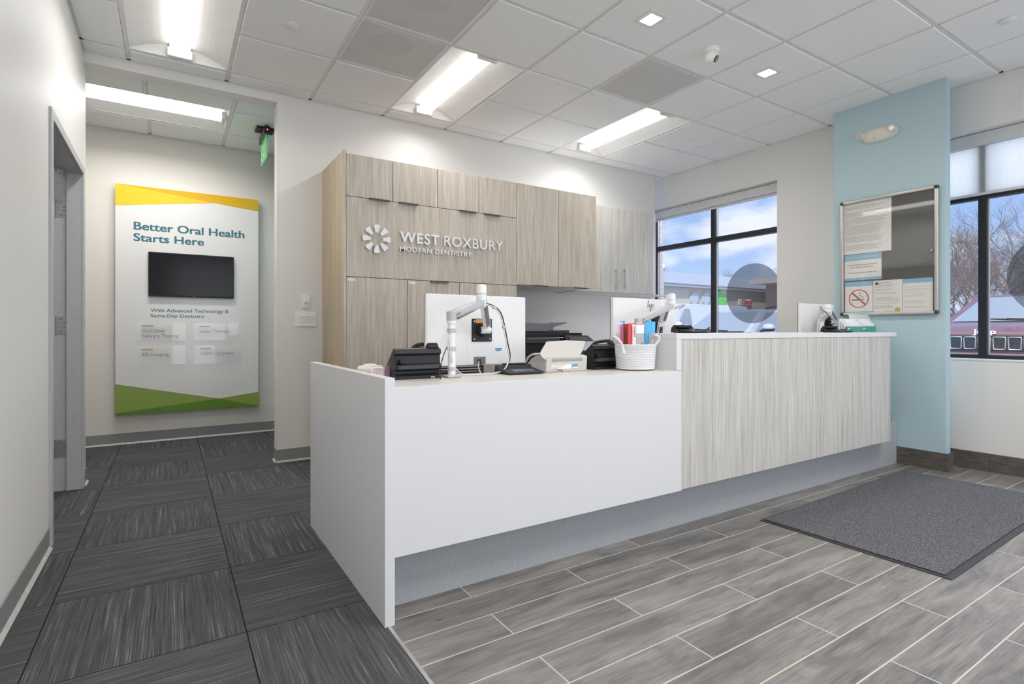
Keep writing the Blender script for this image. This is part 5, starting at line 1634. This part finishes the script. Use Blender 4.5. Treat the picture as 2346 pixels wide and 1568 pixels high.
# ------------------------------------------------------------------ copier
yq = 3.98
t = thing('photocopier', 'black and grey office photocopier in the niche under the deep wall cabinet', 'photocopier', (2.95, 4.28, 0))
ux = lambda u: PY(u, 760, yq).x
uz = lambda u, v: PY(u, v, yq).z
xl_, xr_ = 2.64, ux(1318)
obj('cabinet_body', B(xl_, xr_, yq, 4.60, .03, uz(1250, 776), bev=.01), M_BLACK, t)
for k in range(3): obj('paper_drawer', B(xl_ + .01, xr_ - .01, yq - .012, yq - .0005, .10 + k * .2, .28 + k * .2, bev=.004), M_GREYPL, t)
obj('output_shelf', B(xl_ + .02, ux(1280), yq - .03, yq + .1, uz(1250, 788), uz(1250, 774), bev=.01), M_GREYPL, t)
obj('scanner_bed', B(xl_, ux(1333), yq - .005, 4.58, uz(1250, 773), uz(1250, 763), bev=.004), M_BLACK, t)
obj('platen_cover', B(xl_, ux(1308), yq + .02, 4.56, uz(1250, 763) + .001, uz(1250, 757), bev=.004), M_GREYPL, t)
obj('document_feeder', MB().prism([(xl_, yq + .0, uz(1230, 760)), (ux(1259), yq + .0, uz(1230, 760)), (ux(1259), yq + .0, uz(1230, 740)), (xl_, yq + .0, uz(1230, 738.5))], (0, 1, 0), .38, .006), M_MGREY, t)
obj('feeder_tray', MB().prism([(ux(1259) + .001, yq + .05, uz(1259, 757)), (ux(1274), yq + .05, uz(1270, 757)), (ux(1277), yq + .05, uz(1270, 749)), (ux(1307), yq + .05, uz(1300, 740.5)), (ux(1306), yq + .05, uz(1300, 738.5)), (ux(1280), yq + .05, uz(1270, 741)), (ux(1259) + .001, yq + .05, uz(1259, 742))], (0, 1, 0), .28, .002), M_MGREY, t)
obj('control_panel', MB().prism([(ux(1286), yq - .10, uz(1290, 783)), (ux(1346), yq - .10, uz(1340, 781.5)), (ux(1340), yq - .045, uz(1340, 769)), (ux(1286), yq - .045, uz(1290, 768))], (0, 1, .0), .03, .003), M_BLACK, t)
obj('panel_screen', MB().prism([(ux(1292), yq - .1015, uz(1290, 781)), (ux(1336), yq - .1015, uz(1340, 780)), (ux(1334), yq - .062, uz(1340, 772)), (ux(1292), yq - .062, uz(1290, 771))], (0, -1, 0), .001), M_GREYPL, t)
obj('panel_bracket', B(ux(1318), ux(1326), yq - .05, yq + .02, uz(1320, 778), uz(1320, 770)), M_BLACK, t)
# ------------------------------------------------------------------ outside
ZG = -.15
M_ASPH = noisy('pale_asphalt', srgb(150, 152, 156), srgb(186, 188, 192), (3, 3, 3), .95, 6)
struct('ground', B(5.45, 120, -40, 90, ZG - .2, ZG), M_ASPH, 'pale asphalt of the car park outside', 'ground')
struct('kerb', B(6.7, 6.9, -6, 14, ZG, ZG + .12, bev=.02), noisy('concrete', srgb(170, 168, 164), srgb(190, 188, 184), (20, 20, 20), .9), 'concrete kerb in front of the parked cars', 'kerb')
# brick pier just left of the first window, outside
def brick():
    m = mat('brick_wall', srgb(160, 120, 104), .9); nt = m.node_tree
    g = nd(nt, 'ShaderNodeNewGeometry'); mp = nd(nt, 'ShaderNodeMapping', inp={'Rotation': (PI / 2, 0, 0)})
    br = nd(nt, 'ShaderNodeTexBrick', inp={'Color1': srgb(212, 186, 178), 'Color2': srgb(198, 170, 162), 'Mortar': srgb(214, 206, 200), 'Scale': 1.0, 'Brick Width': .21, 'Row Height': .075, 'Mortar Size': .006})
    nt.links.new(g.outputs['Position'], mp.inputs[0]); nt.links.new(mp.outputs[0], br.inputs['Vector']); nt.links.new(br.outputs[0], nt.nodes['Principled BSDF'].inputs['Base Color'])
    return m
M_BRICK = brick()
struct('wall_brick', B(5.41, 5.62, 5.06, 6.3, ZG, 3.1), M_BRICK, 'brick pier outside, at the left edge of the window behind the desk', 'brick wall')

# shop building across the car park
def seamroof():
    m = mat('standing_seam', srgb(190, 196, 204), .5); nt = m.node_tree; lk = nt.links.new
    g = nd(nt, 'ShaderNodeNewGeometry'); s = nd(nt, 'ShaderNodeSeparateXYZ'); lk(g.outputs['Position'], s.inputs[0])
    a = nd(nt, 'ShaderNodeMath', operation='MULTIPLY', inp={1: 1 / .62}); lk(s.outputs[0], a.inputs[0])
    f = nd(nt, 'ShaderNodeMath', operation='FRACT'); lk(a.outputs[0], f.inputs[0])
    r = nd(nt, 'ShaderNodeValToRGB'); r.color_ramp.elements[0].position = .0; r.color_ramp.elements[0].color = srgb(112, 120, 132)
    r.color_ramp.elements[1].position = .34; r.color_ramp.elements[1].color = srgb(206, 210, 216)
    e = r.color_ramp.elements.new(.24); e.color = srgb(118, 126, 138)
    lk(f.outputs[0], r.inputs[0]); lk(r.outputs[0], nt.nodes['Principled BSDF'].inputs['Base Color'])
    return m
M_ROOF = seamroof()
M_STUC = noisy('cream_stucco', srgb(212, 208, 192), srgb(220, 216, 201), (2, 2, 2), .9)
YBW = 35.0
bd = thing('shop_building', 'long low cream shop building with a grey ribbed metal roof, across the car park', 'building', (58, 42, ZG))
obj('wall', B(26, 92, YBW, 50, ZG, 5.25), M_STUC, bd)
obj('fascia', B(25.6, 92, YBW - .55, YBW - .02, 5.22, 5.55), mat('fascia_grey', srgb(176, 180, 186), .6), bd)
obj('roof', MB().prism([(25.6, YBW - .6, 5.5), (25.6, 42, 7.75), (25.6, 50.4, 7.75), (25.6, 50.4, 5.5)], (1, 0, 0), 70), M_ROOF, bd)
pt = thing('entrance_pavilion', 'higher gabled entrance block with ribbed roof and cream eave at the right of the shop', 'building', (57, 29, ZG))
def seam_y():
    m = M_ROOF.copy(); m.name = 'standing_seam_side'
    for n in m.node_tree.nodes:
        if n.type == 'SEPXYZ':
            l = n.outputs[0].links[0]; to = l.to_socket; m.node_tree.links.remove(l); m.node_tree.links.new(n.outputs[1], to)
    return m
obj('roof', MB().prism([(49.5, 33.2, 6.22), (57.5, 33.2, 8.9), (65.5, 33.2, 6.22), (65.5, 33.2, 6.12), (49.5, 33.2, 6.12)], (0, -1, 0), 11), seam_y(), pt)
obj('eave_board', B(49.45, 49.7, 22.2, 33.2, 5.72, 6.2), M_STUC, pt)
obj('soffit', B(49.7, 65.3, 22.3, 33.1, 5.78, 5.9), M_STUC, pt)
obj('brick_wall', B(52.0, 63, 24, 33.0, ZG, 5.78), M_BRICK, pt)

# signs on the shop wall
ys_ = YBW - .16
M_SRED = mat('sign_red', srgb(214, 56, 44), .5)
A, D = PY(1692, 684, ys_), PY(1722, 702, ys_)
t = thing('shop_sign', 'white rounded shop sign with red letters on the cream wall', 'sign', ((A.x + D.x) / 2, ys_, D.z))
obj('panel', B(A.x, D.x, ys_, YBW, PY(1700, 701, ys_).z, PY(1700, 684, ys_).z, bev=.12, seg=3), M_CARD, t)
o_, p_ = PY(1699, 696.5, ys_), PY(1721.5, 697, ys_)
obj('lettering', text_bm('Osco', (o_.x, ys_ - .001, o_.z), (1, 0, 0), (0, 0, 1), p_.x - o_.x, .52, .06, 0), M_SRED, t)
obj('red_strip', B(o_.x, p_.x, ys_ - .03, ys_ - .001, PY(1700, 701, ys_).z, PY(1700, 699.3, ys_).z), M_SRED, t)
t = thing('shop_sign', 'bright green star-shaped sign on the cream shop wall beside the window post', 'sign', (PY(1652, 700, ys_).x, ys_, PY(1652, 704, ys_).z))
c_ = PY(1650, 688, ys_); pts = []
for k in range(10):
    a = PI / 2 + k * PI / 5; r_ = 1.15 if k % 2 == 0 else .62
    pts.append((c_.x + r_ * math.cos(a) * 1.3, ys_, c_.z + r_ * math.sin(a)))
obj('star', MB().prism(pts, (0, 1, 0), .15), mat('sign_green', srgb(120, 222, 110), .5), t)
t = thing('shop_sign', 'pale blue and white rounded letter sign on the cream wall, left light of the window', 'sign', (PY(1600, 690, ys_).x, ys_, PY(1600, 696, ys_).z))
for (u_, v_, r_) in ((1591, 684, .60), (1618, 684, .60)):
    c_ = PY(u_, v_, ys_); obj('letter_disc', MB().cyl((c_.x, ys_, c_.z), (c_.x, YBW - .005, c_.z), r_, n=28), mat('sign_pale_blue', srgb(206, 216, 226), .5), t)
lampz = PY(1519, 612, 20)
t = thing('lamp_post', 'white globe lamp on a slim post at the left edge of the window view', 'street lamp', (lampz.x, 20, ZG))
obj('post', MB().cyl((lampz.x, 20, ZG), (lampz.x, 20, lampz.z - .12), .05, n=12), M_LGREY, t)
obj('globe', MB().sph((lampz.x, 20, lampz.z), .13, 18, 12, (1, 1, 1.25)), M_CARD, t, smooth=True)

# ------------------------------------------------------------------ vehicles
M_TYRE = mat('tyre_rubber', srgb(30, 30, 32), .8)
M_CGLASS = mat('car_glass', srgb(158, 168, 174), .12, spec=.6)  # opaque panes, the reflected sky put into their grey-blue colour
M_CDARK = mat('car_dark_trim', srgb(36, 38, 42), .4)


def car(name, label, cat, front, L_, w, prof, gh, paint, hub=.34):
    """prof: side outline of the lower body (x from the nose, z from the ground); gh: greenhouse (cowl x, roof front x, roof rear x, rear x, belt z, roof z)"""
    t = thing(name, label, cat, (front[0], front[1], ZG))
    def xf(mb):
        return mb
    body = MB()
    st = [(-1, .90), (-.96, .97), (-.82, 1.0), (.82, 1.0), (.96, .97), (1, .90)]
    rings = []
    zc = .62
    for s, k in st:
        rings.append([body.bm.verts.new((L_ / 2 + (x - L_ / 2) * (k * .02 + .98), s * w / 2, z if z < .5 else zc + (z - zc) * (.35 + .65 * k))) for x, z in prof])
    n = len(prof)
    for A, C in zip(rings, rings[1:]):
        for i in range(n): body.bm.faces.new((A[i], A[(i + 1) % n], C[(i + 1) % n], C[i]))
    body.bm.faces.new(rings[0][::-1]); body.bm.faces.new(rings[-1])
    bmesh.ops.recalc_face_normals(body.bm, faces=body.bm.faces)
    obj('body', body, paint, t, local=True, smooth=True)
    cx, rx0, rx1, ex, zb, zr = gh
    hb_, ht_ = w / 2 * .93, w / 2 * .74
    P = lambda x, s, z, h: (x, s * h, z)
    g = MB()
    bot = [P(cx, -1, zb, hb_), P(ex, -1, zb, hb_), P(ex, 1, zb, hb_), P(cx, 1, zb, hb_)]
    top = [P(rx0, -1, zr - .03, ht_), P(rx1, -1, zr - .03, ht_), P(rx1, 1, zr - .03, ht_), P(rx0, 1, zr - .03, ht_)]
    bv = [g.bm.verts.new(p) for p in bot]; tv_ = [g.bm.verts.new(p) for p in top]
    ctr = [g.bm.verts.new((rx0 + .25, -ht_ * .8, zr)), g.bm.verts.new((rx1 - .2, -ht_ * .8, zr)), g.bm.verts.new((rx1 - .2, ht_ * .8, zr)), g.bm.verts.new((rx0 + .25, ht_ * .8, zr))]
    for i in range(4):
        g.bm.faces.new((bv[i], bv[(i + 1) % 4], tv_[(i + 1) % 4], tv_[i])); g.bm.faces.new((tv_[i], tv_[(i + 1) % 4], ctr[(i + 1) % 4], ctr[i]))
    g.bm.faces.new(ctr)
    bmesh.ops.recalc_face_normals(g.bm, faces=g.bm.faces)
    obj('cabin', g, paint, t, local=True, smooth=True)

    def pane(nm, q, m=M_CGLASS, off=.006):
        q = [Vector(p) for p in q]
        nrm = (q[1] - q[0]).cross(q[2] - q[0]).normalized()
        c = sum(q, Vector()) / len(q)
        if nrm.dot(c - Vector((L_ / 2, 0, .9))) < 0: nrm = -nrm
        return obj(nm, MB().prism([p + nrm * .001 for p in q], nrm, off), m, t, local=True)
    lerp = lambda a, b, k: tuple(a[i] + (b[i] - a[i]) * k for i in range(3))
    # windshield
    q = [lerp(bot[0], bot[3], .05), lerp(bot[3], bot[0], .05), lerp(top[3], top[0], .08), lerp(top[0], top[3], .08)]
    q = [lerp(q[0], q[3], .03), lerp(q[1], q[2], .03), lerp(q[2], q[1], .06), lerp(q[3], q[0], .06)]
    ws = pane('windscreen', q)
    pane('cowl', [lerp(bot[0], bot[3], .06), lerp(bot[3], bot[0], .06), lerp(q[1], q[0], .03), lerp(q[0], q[1], .03)], M_CDARK, .012)
    for s, (i, j) in ((-1, (0, 1)), (1, (3, 2))):
        n_ = 3
        for k in range(n_):
            a0, a1 = .06 + k * .31, .06 + k * .31 + .285
            lo0, lo1 = lerp(bot[i], bot[j], a0), lerp(bot[i], bot[j], a1)
            hi0, hi1 = lerp(top[i], top[j], a0 - .02 if k else .06), lerp(top[i], top[j], a1)
            pane('side_window', [lerp(lo0, hi0, .04), lerp(lo1, hi1, .04), lerp(hi1, lo1, .10), lerp(hi0, lo0, .10)])
        # door mirror
        mxx, myy, mzz = cx + .42, s * (w / 2 + .12), zb + .10
        mo = MB().sph((mxx, myy, mzz), 1, 16, 10, (.10, .135, .09))
        m_o = obj('door_mirror', mo, paint, t, local=True, smooth=True)
        obj('mirror_arm', link((mxx, s * hb_, mzz - .07), (mxx, myy, mzz - .06), .05, .04), M_CDARK, m_o, local=True)
        obj('mirror_base', MB().sph((mxx, myy, mzz - .035), 1, 16, 8, (.102, .137, .05)), M_CDARK, m_o, local=True, smooth=True)
    for (x_, s) in ((.92, -1), (.92, 1), (L_ - .95, -1), (L_ - .95, 1)):
        wh = obj('wheel', MB().cyl((x_, s * (w / 2 - .22), hub), (x_, s * (w / 2 + .005), hub), hub, n=28), M_TYRE, t, local=True, smooth=True)
        obj('rim', MB().cyl((x_, s * (w / 2 + .004), hub), (x_, s * (w / 2 + .012), hub), hub * .62, n=20), M_STEEL, wh, local=True)
    for s in (-1, 1):
        obj('wiper', link((cx + .01, s * .12 - .25, zb + .035), (cx + .08, s * .12 + .28, zb + .06), .02, .015, bev=.002), M_CDARK, t, local=True)
    return t


def paint(name, c1):
    m = mat(name, c1, .25, .25, .6); return m


P_WHITE, P_RED = paint('silver_white_paint', srgb(214, 216, 222)), paint('skylit_red_paint', srgb(146, 108, 116))  # the red is paled, sky reflection put into the paint colour
P_VAN = paint('van_white_paint', srgb(236, 238, 242))
suv = [(0, .35), (0.02, .62), (.06, .86), (.30, .98), (1.15, 1.15), (1.30, 1.18), (4.30, 1.20), (4.62, 1.05), (4.70, .70), (4.68, .35), (4.3, .22), (.35, .22)]
c = car('suv_car', 'silver-white SUV parked nose-in, right light of the window behind the desk', 'car', (9.0, 7.72), 4.7, 1.88, suv, (1.18, 2.0, 4.1, 4.62, 1.17, 1.69), P_WHITE)
for s in (-1, 1):
    obj('headlamp', B(.0, .30, s * .72 - .17, s * .72 + .17, .70, .86, bev=.03, seg=2), mat('lamp_glass', srgb(210, 200, 200), .1), c, local=True, smooth=True)
    obj('amber_reflector', B(.02, .08, s * .86 - .05, s * .86 + .05, .72, .80), mat('amber_lens', srgb(220, 120, 90), .3), c, local=True)
obj('windscreen_sunshade', B(1.52, 1.56, -.5, .0, 1.20, 1.26), M_CARD, c, local=True)
obj('roof_rail', MB().tube([(2.2, -.62, 1.70), (2.5, -.62, 1.74), (3.8, -.62, 1.74), (4.1, -.62, 1.70)], .018, 8), M_CDARK, c, local=True)
jp = [(0, .42), (.0, .70), (.02, 1.16), (.10, 1.235), (.6, 1.29), (1.30, 1.335), (4.35, 1.34), (4.68, 1.2), (4.74, .75), (4.72, .40), (4.3, .28), (.35, .28)]
j = car('suv_car', 'dark red SUV with a seven-slot grille parked nose-in outside the right window', 'car', (8.95, 2.62), 4.8, 1.92, jp, (1.30, 2.02, 4.2, 4.7, 1.325, 1.78), P_RED, .38)
M_MESH = noisy('grille_mesh', srgb(26, 28, 34), srgb(60, 62, 70), (60, 60, 60), .4)
obj('grille_panel', B(-.035, .02, -.62, .62, .945, 1.145, bev=.02, seg=2), M_CDARK, j, local=True)
for k in range(7):
    y_ = (k - 3) * .150
    q = [(-.036, y_ - .056, .97), (-.036, y_ + .056, .97), (-.036, y_ + .060, 1.12), (-.036, y_ - .060, 1.12)]
    fr_ = MB().tube([(-.040, y_ - .050, .967), (-.040, y_ + .050, .967), (-.040, y_ + .058, .977), (-.040, y_ + .062, 1.111), (-.040, y_ + .054, 1.123), (-.040, y_ - .054, 1.123), (-.040, y_ - .062, 1.111), (-.040, y_ - .058, .977)], .007, 6, closed=True)
    so = obj('grille_slot', fr_, M_STEEL, j, local=True, smooth=True)
    obj('slot_mesh', MB().prism(q, (1, 0, 0), .004), M_MESH, so, local=True)
obj('hood_emblem', text_bm('Jeep', (-.010, .130, 1.165), (0, -1, 0), (0, 0, 1), .24, .062, .01, .03), M_CARD, j, local=True)
for s in (-1, 1): obj('headlamp', B(-.03, .3, s * .80 - .15, s * .80 + .15, 1.0, 1.14, bev=.02, seg=2), mat('lamp_glass', srgb(210, 200, 200), .1), j, local=True, smooth=True)
obj('bumper', B(-.09, .3, -.93, .93, .50, .92, bev=.05, seg=3), P_RED, j, local=True, smooth=True)
obj('lower_grille', B(-.10, -.05, -.6, .6, .62, .76), M_CDARK, j, local=True)
obj('windscreen_sticker', B(1.72, 1.74, -.48, -.32, 1.60, 1.63), M_CARD, j, local=True)
vn = [(0, .45), (.02, .95), (.15, 1.15), (.85, 1.30), (1.0, 1.32), (5.1, 1.32), (5.2, 1.2), (5.2, .45), (4.9, .3), (.3, .3)]
v = car('delivery_van', 'plain white van beyond the silver-white SUV, left light of the window', 'van', (10.9, 11.5), 5.2, 2.0, vn, (.85, 1.75, 5.0, 5.15, 1.28, 2.02), P_VAN, .36)
for o in list(v.children):
    if o.name.startswith('side_window'): bpy.data.objects.remove(o)
for s in (-1, 1):
    q = [(1.45, s * .935, 1.36), (2.10, s * .935, 1.36), (2.12, s * .80, 1.86), (1.92, s * .80, 1.86)]
    obj('side_window', MB().prism(q, (0, s, 0), .02), M_CGLASS, v, local=True)
    obj('sliding_door_seam', B(2.3, 2.315, s * .995 - .004, s * .995 + .008, .5, 1.3), M_LGREY, v, local=True)

# ------------------------------------------------------------------ bare trees
M_BARK = noisy('grey_bark', srgb(104, 96, 92), srgb(134, 126, 122), (8, 8, 30), .95)
M_BARK2 = noisy('brown_twigs', srgb(112, 92, 82), srgb(142, 122, 112), (8, 8, 30), .95)


def grow(mb, p, d, ln, r, lv, rnd):
    q = p + d * ln * .5 + Vector((rnd.uniform(-1, 1), rnd.uniform(-1, 1), rnd.uniform(-.3, .6))) * ln * .06
    e = p + d * ln
    mb.tube([p, q, e], r, 5 if lv > 3 else 3, r_end=r * .62)
    if lv == 0: return
    for k in range(rnd.choice((2, 3, 3)) if lv > 1 else 3):
        ax = Vector((rnd.uniform(-1, 1), rnd.uniform(-1, 1), rnd.uniform(-.2, .2))).normalized()
        nd_ = (Matrix.Rotation(math.radians(rnd.uniform(16, 46)), 3, ax) @ d)
        nd_ = (nd_ + Vector((0, 0, .12))).normalized()
        st = p + (e - p) * rnd.uniform(.55, 1) if k else e
        grow(mb, st, nd_, ln * rnd.uniform(.62, .84), r * .6, lv - 1, rnd)


def tree_mesh(h, seed, lv, m, thick=1.0):
    rnd = random.Random(seed); mb = MB()
    grow(mb, Vector((0, 0, 0)), Vector((0, 0, 1)), h * .27, h * .011 * thick, lv, rnd)
    me = bpy.data.meshes.new('bare_tree'); mb.bm.to_mesh(me); mb.bm.free(); me.materials.append(m)
    return me


TM = [tree_mesh(8.5, 3, 7, M_BARK), tree_mesh(7.5, 11, 7, M_BARK), tree_mesh(5.0, 21, 7, M_BARK2, .7)]


def place_tree(me, x, y, s, rz, label, group):
    o = bpy.data.objects.new('bare_tree', me); COL.objects.link(o)
    o.location = (x, y, ZG); o.scale = (s, s, s); o.rotation_euler = (0, 0, rz)
    tag(o, label, 'tree', group)


for k, (x_, y_, s, mi) in enumerate([(23, 5.2, .82, 0), (25, 8.2, .80, 1), (29, 11.0, .85, 0), (28, 6.0, .9, 1), (33, 9.0, .95, 0), (36, 12.5, 1.0, 1), (40, 11.5, 1.15, 0)]):
    place_tree(TM[mi], x_, y_, s, k * 1.3, 'tall bare grey tree beyond the dark red SUV', 'bare trees beyond the right window')
for k in range(16):
    place_tree(TM[2], 22.5 + 1.15 * k, 5.0 + .45 * k + (1.6 if k % 2 else -.9), 1.0 + .12 * (k % 4), k * .9, 'low brown thicket of bare twigs below the tall trees', 'thicket beyond the right window')
for k, (x_, y_, s) in enumerate([(50, 56, 1.5), (57, 57, 1.6), (66, 58, 1.55), (73, 60, 1.7), (80, 58, 1.7), (89, 60, 1.8)]):
    place_tree(TM[k % 2], x_, y_, s, k * 1.7, 'bare treetop showing above the grey metal roof of the shop', 'treetops behind the shop')
